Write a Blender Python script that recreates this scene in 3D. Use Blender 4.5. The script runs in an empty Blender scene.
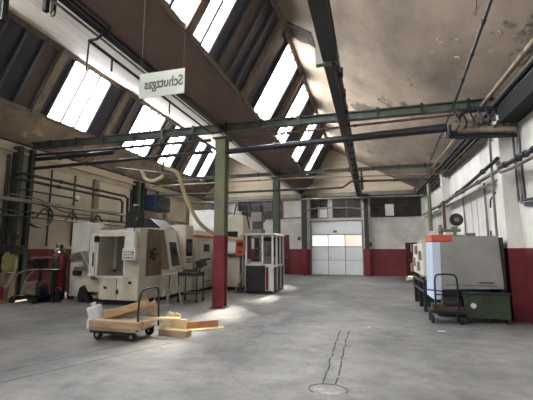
import bpy, bmesh, math, random
from mathutils import Vector, Matrix
random.seed(7)
S = bpy.context.scene
COL = S.collection
rad = math.radians

# ---------------------------------------------------------------- materials
def lin(c):
    return tuple((v/12.92 if v <= .04045 else ((v+.055)/1.055)**2.4) for v in [x/255 for x in c]) + (1,)
MATS = {}
def mat(name, rgb, rough=.6, var=.12, scale=3, metal=0, rgb2=None, stretch=(1, 1, 1), bump=0, spots=None, spotscale=2, spotlo=.62, detail=6):
    if name in MATS: return MATS[name]
    m = bpy.data.materials.new(name); m.use_nodes = True
    nt = m.node_tree; N = nt.nodes; L = nt.links
    b = N['Principled BSDF']; b.inputs['Roughness'].default_value = rough; b.inputs['Metallic'].default_value = metal
    c = lin(rgb)
    c2 = lin(rgb2) if rgb2 else tuple(v*(1-var*2.2) for v in c[:3])+(1,)
    tc = N.new('ShaderNodeTexCoord'); mp = N.new('ShaderNodeMapping'); mp.inputs['Scale'].default_value = stretch
    no = N.new('ShaderNodeTexNoise'); no.inputs['Scale'].default_value = scale; no.inputs['Detail'].default_value = detail; no.inputs['Roughness'].default_value = .65
    L.new(tc.outputs['Object'], mp.inputs['Vector']); L.new(mp.outputs[0], no.inputs['Vector'])
    rp = N.new('ShaderNodeValToRGB'); rp.color_ramp.elements[0].position = .35; rp.color_ramp.elements[1].position = .68
    rp.color_ramp.elements[0].color = c2; rp.color_ramp.elements[1].color = c
    L.new(no.outputs[0], rp.inputs[0]); out = rp.outputs[0]
    if spots:
        n2 = N.new('ShaderNodeTexNoise'); n2.inputs['Scale'].default_value = spotscale; n2.inputs['Detail'].default_value = 9; n2.inputs['Roughness'].default_value = .7
        L.new(mp.outputs[0], n2.inputs['Vector'])
        r2 = N.new('ShaderNodeValToRGB'); r2.color_ramp.elements[0].position = spotlo; r2.color_ramp.elements[1].position = spotlo+.05
        r2.color_ramp.elements[0].color = (0, 0, 0, 1); r2.color_ramp.elements[1].color = (1, 1, 1, 1)
        L.new(n2.outputs[0], r2.inputs[0])
        mx = N.new('ShaderNodeMixRGB'); mx.inputs[2].default_value = lin(spots)
        L.new(r2.outputs[0], mx.inputs[0]); L.new(out, mx.inputs[1]); out = mx.outputs[0]
    L.new(out, b.inputs['Base Color'])
    if bump:
        bp = N.new('ShaderNodeBump'); bp.inputs['Strength'].default_value = bump; bp.inputs['Distance'].default_value = .03
        L.new(no.outputs[0], bp.inputs['Height']); L.new(bp.outputs[0], b.inputs['Normal'])
    MATS[name] = m; return m
def emis(name, rgb, strength):
    m = bpy.data.materials.new(name); m.use_nodes = True
    b = m.node_tree.nodes['Principled BSDF']; b.inputs['Base Color'].default_value = (.8, .8, .8, 1)
    b.inputs['Emission Color'].default_value = lin(rgb); b.inputs['Emission Strength'].default_value = strength
    b.inputs['Roughness'].default_value = .4
    MATS[name] = m; return m

def emis_glass(name, rgb, strength, clear):
    m = emis(name, rgb, strength); nt = m.node_tree; N = nt.nodes
    t = N.new('ShaderNodeBsdfTransparent'); mx = N.new('ShaderNodeMixShader'); mx.inputs[0].default_value = clear
    nt.links.new(N['Principled BSDF'].outputs[0], mx.inputs[1]); nt.links.new(t.outputs[0], mx.inputs[2])
    nt.links.new(mx.outputs[0], N['Material Output'].inputs[0]); return m
def floor_mat():
    m = bpy.data.materials.new('floor_concrete'); m.use_nodes = True
    nt = m.node_tree; N = nt.nodes; L = nt.links; b = N['Principled BSDF']
    tc = N.new('ShaderNodeTexCoord')
    def noise(scale, st=(1, 1, 1), det=8, ro=.65):
        mp = N.new('ShaderNodeMapping'); mp.inputs['Scale'].default_value = st
        n = N.new('ShaderNodeTexNoise'); n.inputs['Scale'].default_value = scale; n.inputs['Detail'].default_value = det; n.inputs['Roughness'].default_value = ro
        L.new(tc.outputs['Object'], mp.inputs[0]); L.new(mp.outputs[0], n.inputs['Vector']); return n.outputs[0]
    def ramp(src, p0, p1, c0, c1):
        r = N.new('ShaderNodeValToRGB'); r.color_ramp.elements[0].position = p0; r.color_ramp.elements[1].position = p1
        r.color_ramp.elements[0].color = c0; r.color_ramp.elements[1].color = c1; L.new(src, r.inputs[0]); return r.outputs[0]
    def mix(f, a, bb, mode='MIX', fac=None):
        x = N.new('ShaderNodeMixRGB'); x.blend_type = mode
        if f is not None: L.new(f, x.inputs[0])
        else: x.inputs[0].default_value = fac
        for i, v in ((1, a), (2, bb)):
            if isinstance(v, tuple): x.inputs[i].default_value = v
            else: L.new(v, x.inputs[i])
        return x.outputs[0]
    base = ramp(noise(.45, (1, .7, 1)), .36, .66, lin((98, 98, 97)), lin((148, 146, 140)))
    mid = ramp(noise(2.2, (1, 1.6, 1)), .3, .7, (.62, .62, .64, 1), (1.12, 1.12, 1.1, 1))
    c = mix(None, base, mid, 'MULTIPLY', 1)
    fine = ramp(noise(22, (1, 1, 1), 10, .8), .3, .72, (.72, .72, .72, 1), (1.15, 1.15, 1.15, 1))
    c = mix(None, c, fine, 'MULTIPLY', .8)
    dark = ramp(noise(.8, (1, .5, 1), 10, .75), .56, .68, (0, 0, 0, 1), (.9, .9, .9, 1))
    c = mix(dark, c, lin((78, 80, 86)))
    scr = ramp(noise(1.1, (1, 9, 1), 12, .8), .62, .7, (0, 0, 0, 1), (.4, .4, .4, 1))
    c = mix(scr, c, lin((172, 170, 166)))
    v = N.new('ShaderNodeTexVoronoi'); v.feature = 'DISTANCE_TO_EDGE'; v.inputs['Scale'].default_value = .33
    wob = N.new('ShaderNodeMixRGB'); wob.blend_type = 'ADD'; wob.inputs[0].default_value = .35
    nn = N.new('ShaderNodeTexNoise'); nn.inputs['Scale'].default_value = 2.5; nn.inputs['Detail'].default_value = 6
    L.new(tc.outputs['Object'], nn.inputs['Vector']); L.new(tc.outputs['Object'], wob.inputs[1]); L.new(nn.outputs['Color'], wob.inputs[2]); L.new(wob.outputs[0], v.inputs['Vector'])
    cr = ramp(v.outputs['Distance'], 0, .006, (.3, .3, .3, 1), (0, 0, 0, 1))
    c = mix(cr, c, lin((60, 60, 62)))
    L.new(c, b.inputs['Base Color'])
    rr = N.new('ShaderNodeMapRange'); rr.inputs['To Min'].default_value = .38; rr.inputs['To Max'].default_value = .75
    L.new(noise(1.3), rr.inputs[0]); L.new(rr.outputs[0], b.inputs['Roughness'])
    bp = N.new('ShaderNodeBump'); bp.inputs['Strength'].default_value = .25; bp.inputs['Distance'].default_value = .01
    L.new(noise(14, (1, 1, 1), 10, .8), bp.inputs['Height']); L.new(bp.outputs[0], b.inputs['Normal'])
    return m

M_floor = floor_mat()
M_white = mat('wall_white', (226, 224, 216), .8, .05, 1.5, stretch=(1, 1, .35), rgb2=(196, 193, 184), spots=(158, 150, 136), spotscale=2.5, spotlo=.66)
M_farw = mat('wall_far_grey', (216, 213, 204), .85, .08, 1.2, rgb2=(182, 178, 168), spots=(128, 122, 112), spotscale=1.6, spotlo=.62)
M_cream = mat('wall_cream', (206, 196, 176), .85, .08, 1.0, rgb2=(176, 164, 144), spots=(116, 100, 84), spotscale=1.3, spotlo=.64)
M_red = mat('wall_red', (122, 42, 46), .6, .12, 2, rgb2=(92, 34, 38), spots=(176, 120, 116), spotscale=3, spotlo=.73)
M_ceil = mat('ceiling_plaster', (160, 144, 125), .9, .1, .5, rgb2=(106, 95, 84), spots=(88, 77, 68), spotscale=.55, spotlo=.6, bump=.35, stretch=(1, .6, 1))
M_ceil2 = mat('ceiling_boards', (222, 212, 194), .8, .1, 1.4, rgb2=(176, 166, 150), stretch=(9, .35, 9), bump=.3)
M_gable = mat('gable_plaster', (210, 196, 172), .85, .1, .8, rgb2=(178, 162, 138), stretch=(.4, 1, 2.5))
M_brown = mat('brown_render', (122, 104, 93), .85, .1, 1.2, rgb2=(102, 87, 79), stretch=(1, .5, 1))
M_sill = mat('tan_render', (170, 150, 128), .85, .1, 1.5, rgb2=(120, 104, 90), spots=(206, 186, 156), spotscale=1.6, spotlo=.6)
M_post = mat('roof_timber', (136, 124, 110), .8, .12, 2, rgb2=(100, 90, 80), stretch=(3, 3, .5))
M_slate = mat('blind_glass', (62, 64, 74), .35, .15, 1.2, rgb2=(42, 42, 50), stretch=(2, 2, .4))
M_slate2 = mat('blind_brown', (92, 80, 74), .5, .15, 1.2, rgb2=(66, 58, 56))
M_bar = mat('glazing_bar', (96, 96, 100), .5, .1, 4, metal=.3)
M_green = mat('beam_green', (84, 94, 78), .55, .15, 2.5, rgb2=(54, 60, 52), spots=(120, 96, 70), spotscale=4, spotlo=.68)
M_cgreen = mat('column_green', (126, 130, 100), .55, .15, 2.5, rgb2=(100, 106, 76), stretch=(1, 1, .4), spots=(80, 66, 50), spotscale=5, spotlo=.66)
M_dgreen = mat('dark_green_steel', (50, 55, 52), .5, .2, 2.5)
M_cred = mat('column_red', (126, 34, 44), .45, .15, 2.5, rgb2=(98, 26, 34), spots=(70, 34, 32), spotscale=5, spotlo=.7)
M_black = mat('black_steel', (30, 30, 34), .45, .2, 5)
M_dark = mat('dark_pipe', (44, 44, 50), .4, .2, 4)
M_blue = mat('blueblack_pipe', (34, 36, 44), .4, .2, 4)
M_rust = mat('rust_pipe', (96, 66, 56), .6, .25, 5)
M_gpipe = mat('grey_pipe', (132, 128, 118), .45, .15, 3, metal=.3)
M_tanp = mat('tan_pipe', (146, 132, 108), .5, .15, 3, rgb2=(104, 92, 74))
M_mach = mat('machine_cream', (212, 208, 192), .5, .06, 1.5, rgb2=(186, 180, 162), spots=(138, 128, 108), spotscale=4, spotlo=.7)
M_machw = mat('machine_white', (222, 224, 222), .45, .05, 2, rgb2=(198, 200, 198))
M_mbrown = mat('machine_oily_panel', (138, 122, 104), .5, .2, 2, rgb2=(98, 84, 72), stretch=(1, 1, .4))
M_mgrey = mat('machine_grey', (146, 146, 140), .55, .08, 1, rgb2=(124, 124, 119), spots=(100, 98, 94), spotscale=3, spotlo=.69)
M_mblue = mat('machine_pale_blue', (186, 200, 216), .45, .06, 1.5)
M_orange = mat('machine_orange', (186, 84, 58), .5, .1, 3)
M_tank = mat('tank_green', (72, 88, 66), .55, .2, 3, rgb2=(52, 62, 48), spots=(36, 38, 34), spotscale=4, spotlo=.64)
M_intr = mat('machine_interior', (176, 174, 170), .45, .1, 1.3, rgb2=(130, 128, 126), stretch=(3, 3, .3), metal=.3)
M_glassd = mat('dark_glass', (34, 38, 46), .15, .2, 2)
M_alu = mat('aluminium', (186, 188, 190), .35, .08, 4, metal=.7)
M_wood = mat('timber_brown', (196, 168, 132), .7, .15, 3, rgb2=(166, 136, 102), stretch=(.6, 6, 6))
M_woodp = mat('timber_pale', (226, 208, 166), .7, .1, 3, rgb2=(204, 184, 140), stretch=(.6, 6, 6))
M_woodg = mat('timber_grey', (186, 164, 134), .75, .15, 3, rgb2=(146, 124, 100), stretch=(.6, 6, 6))
M_woodo = mat('timber_orange', (178, 134, 96), .7, .12, 3, rgb2=(150, 108, 74), stretch=(.6, 6, 6))
M_plast = mat('white_plastic', (224, 228, 234), .4, .04, 2)
M_rubber = mat('rubber', (26, 26, 28), .7, .2, 6)
M_hose = mat('hose_cream', (206, 192, 150), .6, .1, 5)
M_bluep = mat('paint_blue', (42, 62, 96), .5, .15, 4)
M_gbott = mat('bottle_green', (62, 92, 74), .45, .15, 4)
M_rbott = mat('bottle_red', (122, 30, 38), .45, .15, 4)
M_gybott = mat('bottle_grey', (96, 100, 98), .45, .15, 4)
M_steel = mat('bright_steel', (170, 168, 162), .3, .15, 5, metal=.8)
M_khaki = mat('khaki_cloth', (136, 132, 84), .8, .2, 5)
M_doorw = mat('door_white', (228, 231, 228), .5, .04, 1.5)
M_doorr = mat('door_darkred', (88, 22, 26), .45, .12, 2)
M_paper = mat('paper', (226, 226, 220), .7, .04, 4)
M_far = mat('dusky_glass', (62, 54, 46), .25, .3, .9, rgb2=(30, 26, 24), stretch=(1, 1, .6))
M_eaveshade = mat('eave_shade_black', (17, 17, 19), .85, .1, 5)  # near black, stands in for the dark beneath the right eave
M_seam = mat('floor_seam', (50, 51, 54), .8, .2, 8)
M_joint = mat('floor_joint', (96, 96, 98), .8, .2, 8)
M_patch = mat('floor_filler', (172, 168, 158), .85, .15, 7, rgb2=(130, 127, 120))
M_sign = mat('sign_board', (214, 222, 210), .5, .08, 3)
M_letter = mat('sign_lettering', (104, 104, 88), .6, .08, 3)
M_greens = mat('sign_green', (30, 140, 80), .5, .05, 3)
M_sky = emis_glass('daylit_glass', (244, 247, 255), 22.0, .5)
M_skyd = emis('daylit_door_glass', (240, 238, 240), .85)
M_skyo = emis('daylit_door_glass_orange', (240, 176, 118), .7)

# ---------------------------------------------------------------- mesh builder
class MB:
    def __init__(s): s.v = []; s.f = []
    def add(s, vs, fs):
        o = len(s.v); s.v += [tuple(v) for v in vs]; s.f += [tuple(i+o for i in f) for f in fs]; return s
    def box(s, x0, x1, y0, y1, z0, z1):
        return s.add([(x, y, z) for x in (x0, x1) for y in (y0, y1) for z in (z0, z1)],
                     [(0, 1, 3, 2), (4, 6, 7, 5), (0, 4, 5, 1), (2, 3, 7, 6), (0, 2, 6, 4), (1, 5, 7, 3)])
    def obox(s, c, size, rz=0, rx=0, ry=0):
        m = Matrix.Translation(c) @ Matrix.Rotation(rz, 4, 'Z') @ Matrix.Rotation(ry, 4, 'Y') @ Matrix.Rotation(rx, 4, 'X')
        a, b, d = [v/2 for v in size]
        return s.add([tuple(m @ Vector((x, y, z))) for x in (-a, a) for y in (-b, b) for z in (-d, d)],
                     [(0, 1, 3, 2), (4, 6, 7, 5), (0, 4, 5, 1), (2, 3, 7, 6), (0, 2, 6, 4), (1, 5, 7, 3)])
    def hexa(s, lo, hi):      # two quads, same winding
        return s.add(list(lo)+list(hi), [(3, 2, 1, 0), (4, 5, 6, 7), (0, 1, 5, 4), (1, 2, 6, 5), (2, 3, 7, 6), (3, 0, 4, 7)])
    def prism(s, poly, y0, y1):     # polygon in X,Z extruded along Y
        n = len(poly)
        return s.add([(x, y0, z) for x, z in poly]+[(x, y1, z) for x, z in poly],
                     [tuple(range(n)), tuple(range(2*n-1, n-1, -1))]+[(i, i+n, (i+1) % n+n, (i+1) % n) for i in range(n)])
    def prismx(s, poly, x0, x1):     # polygon in Y,Z extruded along X
        n = len(poly)
        return s.add([(x0, y, z) for y, z in poly]+[(x1, y, z) for y, z in poly],
                     [tuple(range(n)), tuple(range(2*n-1, n-1, -1))]+[(i, i+n, (i+1) % n+n, (i+1) % n) for i in range(n)])
    def tube(s, pts, r, n=10, closed=False, r2=None):
        pts = [Vector(p) for p in pts]; rings = []; up = None
        k = len(pts)
        for i, p in enumerate(pts):
            a = pts[i-1] if (i > 0 or closed) else p
            b = pts[(i+1) % k] if (i < k-1 or closed) else p
            d = (b-a).normalized()
            if up is None:
                up = d.orthogonal().normalized()
            else:
                up = (up - d*up.dot(d)); up = up.normalized() if up.length > 1e-6 else d.orthogonal().normalized()
            w = d.cross(up)
            sc = 1
            if 0 < i < k-1:
                d1 = (p-a).normalized(); d2 = (b-p).normalized(); sc = min(1.6, 1/max(.5, math.cos(d1.angle(d2, 0)/2)))
            rr = r if r2 is None else r+(r2-r)*i/(k-1)
            rings.append([p+(up*math.cos(t)+w*math.sin(t))*rr*(sc if sc < 1.6 else 1.3) for t in [2*math.pi*j/n for j in range(n)]])
        vs = [tuple(v) for R in rings for v in R]; fs = []
        for i in range(k if closed else k-1):
            for j in range(n):
                A = i*n; B = ((i+1) % k)*n
                fs.append((A+j, A+(j+1) % n, B+(j+1) % n, B+j))
        if not closed: fs += [tuple(range(n-1, -1, -1)), tuple((k-1)*n+j for j in range(n))]
        return s.add(vs, fs)
    def lathe(s, c, prof, n=20, axis='Z'):
        rings = []
        for r, h in prof:
            for j in range(n):
                t = 2*math.pi*j/n; a, b = r*math.cos(t), r*math.sin(t)
                v = {'Z': (a, b, h), 'Y': (a, h, -b), 'X': (h, a, b)}[axis]
                rings.append((c[0]+v[0], c[1]+v[1], c[2]+v[2]))
        k = len(prof); fs = [(i*n+j, i*n+(j+1) % n, (i+1)*n+(j+1) % n, (i+1)*n+j) for i in range(k-1) for j in range(n)]
        fs += [tuple(range(n-1, -1, -1)), tuple((k-1)*n+j for j in range(n))]
        return s.add(rings, fs)
    def ibeam(s, a, b, w, h, t=.02, f=None):      # I profile along X or Y between a and b (top centre line)
        f = f or t
        a = Vector(a); b = Vector(b); d = (b-a).normalized(); side = Vector((-d.y, d.x, 0)).normalized()
        def bx(hw, z0, z1):
            lo = [a-side*hw+Vector((0, 0, z0)), b-side*hw+Vector((0, 0, z0)), b+side*hw+Vector((0, 0, z0)), a+side*hw+Vector((0, 0, z0))]
            hi = [v+Vector((0, 0, z1-z0)) for v in lo]
            s.hexa(lo, hi)
        bx(w/2, -f, 0); bx(t/2, -h+f, -f); bx(w/2, -h, -h+f); return s
    def build(s, name, m, parent=None, bevel=0, smooth=False):
        me = bpy.data.meshes.new(name)
        if parent is not None:
            off = Vector(parent['_o'])
        else:
            xs = [v[0] for v in s.v]; ys = [v[1] for v in s.v]; zs = [v[2] for v in s.v]
            off = Vector(((min(xs)+max(xs))/2, (min(ys)+max(ys))/2, min(zs)))
        me.from_pydata([tuple(Vector(v)-off) for v in s.v], [], s.f)
        bm = bmesh.new(); bm.from_mesh(me); bmesh.ops.recalc_face_normals(bm, faces=bm.faces[:])
        if bevel:
            bmesh.ops.bevel(bm, geom=[e for e in bm.edges if e.calc_face_angle(0) > .6], offset=bevel, segments=2, affect='EDGES', profile=.5)
        bm.to_mesh(me); bm.free()
        if smooth:
            for p in me.polygons: p.use_smooth = True
            try: me.set_sharp_from_angle(angle=rad(40))
            except Exception: pass
        me.materials.append(m)
        o = bpy.data.objects.new(name, me); COL.objects.link(o)
        o['_o'] = tuple(off)
        if parent is not None: o.parent = parent
        else: o.location = off
        return o
def tag(o, label, cat=None, group=None, kind=None):
    if label: o['label'] = label
    if cat: o['category'] = cat
    if group: o['group'] = group
    if kind: o['kind'] = kind
    return o
def thing(name, loc, label, cat, group=None, kind=None):
    o = bpy.data.objects.new(name, None); COL.objects.link(o); o.location = loc; o['_o'] = tuple(loc); o.empty_display_size = .2
    return tag(o, label, cat, group, kind)
def copy_tree(o, parent=None):
    c = o.copy(); COL.objects.link(c); c.parent = parent
    for ch in [x for x in list(COL.objects) if x.parent == o]: copy_tree(ch, c)
    return c
def box(*a): return MB().box(*a)
def smooth_path(pts, n=6):
    P = [Vector(p) for p in pts]; P = [P[0]*2-P[1]]+P+[P[-1]*2-P[-2]]; out = []
    for i in range(1, len(P)-2):
        a, b, c, d = P[i-1:i+3]
        for k in range(n):
            t = k/n
            out.append(.5*((2*b)+(c-a)*t+(2*a-5*b+4*c-d)*t*t+(3*b-a-3*c+d)*t**3))
    out.append(P[-2]); return out

# ---------------------------------------------------------------- dimensions of the hall
XL, XR, YB, YF = -11.0, 3.4, -6.0, 23.0
VX, VZ = -4.0, 5.12            # valley over the middle columns
B1 = (-3.3, 5.83); R1 = (-2.07, 8.05)      # right bay: foot of the glazing, ridge
B2 = (-10.2, 5.92); R2 = (-9.07, 7.96)     # left bay
EAVE = (3.4, 4.98)

# floor
tag(box(XL-.3, XR+.3, YB-.3, YF+.3, -.3, 0).build('floor', M_floor), 'worn grey concrete floor of the hall', 'floor', kind='structure')
# ceilings
def slab(p, q, t, name, m, label, cat='ceiling', y0=YB-.3, y1=YF+.15):
    d = Vector((q[0]-p[0], q[1]-p[1])).normalized(); n = Vector((-d.y, d.x))
    if n.y < 0: n = -n
    poly = [p, q, (q[0]+n.x*t, q[1]+n.y*t), (p[0]+n.x*t, p[1]+n.y*t)]
    return tag(MB().prism(poly, y0, y1).build(name, m), label, cat, kind='structure')
slab(R1, EAVE, .2, 'ceiling', M_ceil, 'sloping tan plaster ceiling over the right bay')
slab((R2[0], R2[1]), (VX-.05, VZ), .2, 'ceiling', M_ceil2, 'sloping pale boarded ceiling over the left bay')
slab((VX-.0, VZ), B1, .12, 'trim_1', M_brown, 'smooth brown sloping apron between middle columns and right skylights', 'trim')
slab((XL-.05, 5.06), B2, .12, 'trim_2', M_sill, 'peeling tan sloping apron below the left skylights', 'trim')

# walls
def wall(name, parts, label):
    r = thing(name, (parts[0][0].v[0]), label, 'wall', kind='structure')
    for mb, nm, m, lb in parts:
        tag(mb.build(nm, m, r), lb)
    return r
wall('wall_right', [(box(XR, XR+.25, YB-.3, YF+.3, 1.62, 5.3), 'upper_wall', M_white, 'white painted upper wall'),
                    (box(XR-.006, XR+.25, YB-.3, YF+.3, 0, 1.62), 'painted_dado', M_red, 'dark red painted dado')], 'white wall with red dado along the right side of the hall')
wall('wall_left', [(box(XL-.25, XL, YB-.3, YF+.3, 1.6, 5.1), 'upper_wall', M_cream, 'cream upper wall'),
                   (box(XL-.25, XL+.006, YB-.3, YF+.3, 0, 1.6), 'painted_dado', M_red, 'dark red painted dado')], 'cream wall with red dado along the left side of the hall')
def gable_poly():
    return [(XL, 5.0), (XR+.1, 5.0), (XR+.1, 5.1), (R1[0], R1[1]+.12), (B1[0]-.1, B1[1]+.05), (VX, VZ+.06), (R2[0], R2[1]+.12), (B2[0]-.1, B2[1]+.05), (XL, 5.15)]
far = []
# openings: door_1 X -3.45..-0.2 to z 3.4 ; door_2 X 2.2..3.1 to z 1.98 ; high windows z 3.52..4.78
HW = [(-8.4, -5.2), (-3.45, -2.3), (-2.05, -.25), (.3, 3.2)]
u = MB()
xs = XL-.2
for a, b in HW:
    u.box(xs, a, YF, YF+.25, 3.52, 4.8); xs = b
u.box(xs, XR+.2, YF, YF+.25, 3.52, 4.8)
u.box(XL-.2, XR+.2, YF, YF+.25, 4.8, 5.02)
u.box(XL-.2, -3.45, YF, YF+.25, 1.6, 3.52); u.box(-.2, XR+.2, YF, YF+.25, 1.98, 3.52)
u.box(-3.45, -.2, YF, YF+.25, 3.4, 3.52); u.box(-.2, 2.2, YF, YF+.25, 1.6, 1.98); u.box(3.1, XR+.2, YF, YF+.25, 1.6, 1.98)
d = MB().box(XL-.2, -3.45, YF-.006, YF+.25, 0, 1.6).box(-.2, 2.2, YF-.006, YF+.25, 0, 1.6).box(3.1, XR+.2, YF-.006, YF+.25, 0, 1.6)
g = MB().prism(gable_poly(), YF, YF+.25)
wall('wall_far', [(u, 'upper_wall', M_farw, 'grey white upper wall'), (d, 'painted_dado', M_red, 'dark red painted dado'), (g, 'gable', M_gable, 'tan gable')], 'far end wall with red dado and tan gables above')
# wall behind the camera, wide opening added to let sky light in
bk = MB().box(XL-.2, -6.5, YB-.25, YB, 0, 5.1).box(2.6, XR+.2, YB-.25, YB, 0, 5.1).box(-6.5, 2.6, YB-.25, YB, 4.4, 5.1)
bk.prism(gable_poly(), YB-.25, YB)
tag(bk.build('wall_back', M_farw), 'pale end wall behind the camera', 'wall', kind='structure')

# skylights: one window object per roof bay
WN = [0]
def skylight(side, y0, y1, glass, label):
    WN[0] += 1
    p, q = (B1, R1) if side == 'R' else (B2, R2)
    P = Vector((p[0], p[1])); Q = Vector((q[0], q[1])); D = (Q-P).normalized(); n = Vector((-D.y, D.x)); Ln = (Q-P).length
    r = thing('window_%d' % WN[0], (p[0], (y0+y1)/2, p[1]), label, 'skylight', kind='structure')
    def sb(mb, s0, s1, ya, yb, h0, h1):
        pts = []
        for s, h in ((s0, h0), (s1, h0), (s1, h1), (s0, h1)):
            w = P+D*s+n*h; pts.append((w.x, w.y))
        return mb.prism(pts, ya, yb)
    fr = MB(); sb(fr, -.02, .09, y0, y1, -.05, .14); sb(fr, Ln-.16, Ln+.02, y0, y1, -.05, .14)
    fr.build('frame', M_post, r)
    pm = MB(); sb(pm, 0, Ln, y0-.02, y0+.24, -.12, .14); pm.build('post', M_post, r)
    segs = []; y = y0+.24
    for a, b in glass:
        if a-y > .03: segs.append((y, a, 0))
        segs.append((a, b, 1)); y = b
    if y1-y > .03: segs.append((y, y1, 0))
    bars = MB()
    for a, b, k in segs:
        nb = max(1, round((b-a)/.55)); w = (b-a)/nb
        for i in range(nb):
            pb = MB(); sb(pb, .09, Ln-.16, a+i*w, a+(i+1)*w, .03, .06)
            if k: tag(pb.build('pane', M_sky, r), 'bright daylit pane')
            else: tag(pb.build('blind_panel', M_slate if (i % 3 != 1) else M_slate2, r), 'dark blanked panel')
            sb(bars, .05, Ln-.1, a+i*w-.036, a+i*w+.036, -.05, .08)
    bars.build('glazing_bars', M_bar, r)
    return r
skylight('R', -4.05, -.77, [], 'skylight of the right bay, behind the camera')
skylight('R', -.77, 2.5, [(-.4, 2.2)], 'skylight of the right bay, above the camera')
skylight('R', 2.5, 5.78, [(3.0, 5.76)], 'nearest right-bay skylight, bright strip cut by the top of the photo')
skylight('R', 5.78, 9.05, [(6.02, 6.86)], 'right-bay skylight with two bright panes and a wide dark blanked stretch')
skylight('R', 9.05, 12.3, [(9.29, 9.45), (10.15, 11.7)], 'right-bay skylight with three bright panes beyond a thin bright slit')
skylight('R', 12.3, 15.6, [(12.95, 14.3)], 'right-bay skylight just beyond the green crossbeam')
skylight('R', 15.6, 18.9, [(16.1, 17.4)], 'second right-bay skylight from the far wall')
skylight('R', 18.9, 23.0, [(19.3, 20.7)], 'farthest right-bay skylight, next to the gable')
skylight('L', -4.2, -.9, [], 'skylight of the left bay, behind the camera')
skylight('L', -.9, 2.2, [(-.4, 1.8)], 'skylight of the left bay, beside the camera')
skylight('L', 2.2, 5.4, [(2.9, 4.6)], 'skylight of the left bay outside the frame')
skylight('L', 5.4, 8.55, [], 'blanked dark skylight at the left edge of the photo')
skylight('L', 8.55, 11.7, [(9.13, 10.9)], 'left-bay skylight with three large bright panes')
skylight('L', 11.7, 15.05, [(12.95, 14.75)], 'second bright left-bay skylight from the left edge, crossed by the crossbeam')
skylight('L', 15.05, 18.15, [(15.75, 17.0)], 'third bright left-bay skylight from the left edge, small panes')
skylight('L', 18.15, 23.0, [(18.5, 19.4), (20.1, 21.0)], 'farthest left-bay skylight just left of the middle column')
for x0, x1, y in []: pass

# high windows of the far wall
for i, (a, b) in enumerate(HW):
    WN[0] += 1
    lb = ['dusky high window of the far wall behind the second column', 'small high window above the left of the white door', 'wide high window above the right of the white door', 'long high window right of the white door'][i]
    r = thing('window_%d' % WN[0], (a, YF, 3.52), lb, 'window', kind='structure')
    f = MB().box(a, b, YF-.03, YF+.1, 3.52, 3.58).box(a, b, YF-.03, YF+.1, 4.73, 4.8).box(a, a+.06, YF-.03, YF+.1, 3.58, 4.73).box(b-.06, b, YF-.03, YF+.1, 3.58, 4.73)
    nb = max(1, round((b-a)/.75))
    for k in range(1, nb): f.box(a+k*(b-a)/nb-.02, a+k*(b-a)/nb+.02, YF-.01, YF+.08, 3.58, 4.73)
    f.box(a, b, YF, YF+.07, 4.12, 4.15)
    f.build('frame', M_post if i != 3 else M_dark, r)
    box(a, b, YF+.1, YF+.12, 3.52, 4.8).build('pane', M_far, r)
tag(box(-2.95, -2.3, YF+.06, YF+.095, 3.55, 4.2).build('paper_sheet', M_paper), 'pale sheet pinned in the small high window above the white door', 'paper sheet')
tag(box(1.15, 1.65, YF-.06, YF-.035, 3.6, 4.3).build('paper_sheet', M_paper), 'white sheet hanging in the long high window at right', 'paper sheet')
tag(MB().box(XL+.35, 2.95, YF-.35, YF, 5.02, 5.1).box(XL+.35, 2.95, YF-.35, YF-.3, 4.92, 5.02).box(XL+.35, 2.95, YF-.35, YF, 4.86, 4.92).build('steel_girder', M_gpipe), 'long grey girder across the far wall above the high windows', 'girder')

# white sectional door
r = thing('door_1', (-1.8, YF, 0), 'white sectional loading door with three windows in far wall', 'door', kind='structure')
x0, x1 = -3.45, -.2
tag(MB().box(x0, x0+.07, YF-.04, YF+.12, 0, 3.4).box(x1-.07, x1, YF-.04, YF+.12, 0, 3.4).box(x0, x1, YF-.04, YF+.12, 3.34, 3.4).build('frame', M_gpipe, r), None)
w3 = (x1-x0-.14)/3
box(x0, x1, YF+.1, YF+.14, 0, 3.4).build('door_backing', M_dark, r)
for k, (z0, z1) in enumerate([(.02, .9), (.92, 1.72), (2.52, 3.34)]):
    box(x0+.07, x1-.07, YF+.02, YF+.08, z0, z1).build('door_panel', M_doorw, r, bevel=.01)
mp = MB()
for i in range(4): mp.box(x0+.07+i*w3-.05, x0+.07+i*w3+.05, YF+.02, YF+.08, 1.74, 2.5)
mp.box(x0+.07, x1-.07, YF+.02, YF+.08, 1.74, 1.8).box(x0+.07, x1-.07, YF+.02, YF+.08, 2.44, 2.5).build('window_surround', M_doorw, r)
for i in range(3):
    tag(box(x0+.12+i*w3, x0+.02+(i+1)*w3, YF+.04, YF+.06, 1.8, 2.44).build('pane', M_skyo if i == 2 else M_skyd, r), 'orange tinted daylit pane' if i == 2 else 'white daylit pane')
sm = MB()
for x in (x0+.07+w3, x0+.07+2*w3): sm.box(x-.012, x+.012, YF+.005, YF+.022, 0.02, 1.74)
sm.build('wicket_seam', M_seam, r)
MB().tube([(x0+.15+w3, YF+.02, 1.05), (x0+.15+w3, YF-.04, 1.05), (x0+.27+w3, YF-.04, 1.05)], .015).build('door_handle', M_dark, r)
tag(MB().box(-2.02, -1.78, YF-.0, YF+.018, 2.62, 2.76).build('escape_sign', M_greens, r), 'small green escape sign')
for px_, lb in ((x0-.02, 'left'), (x1+.02, 'right')):
    pass
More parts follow.
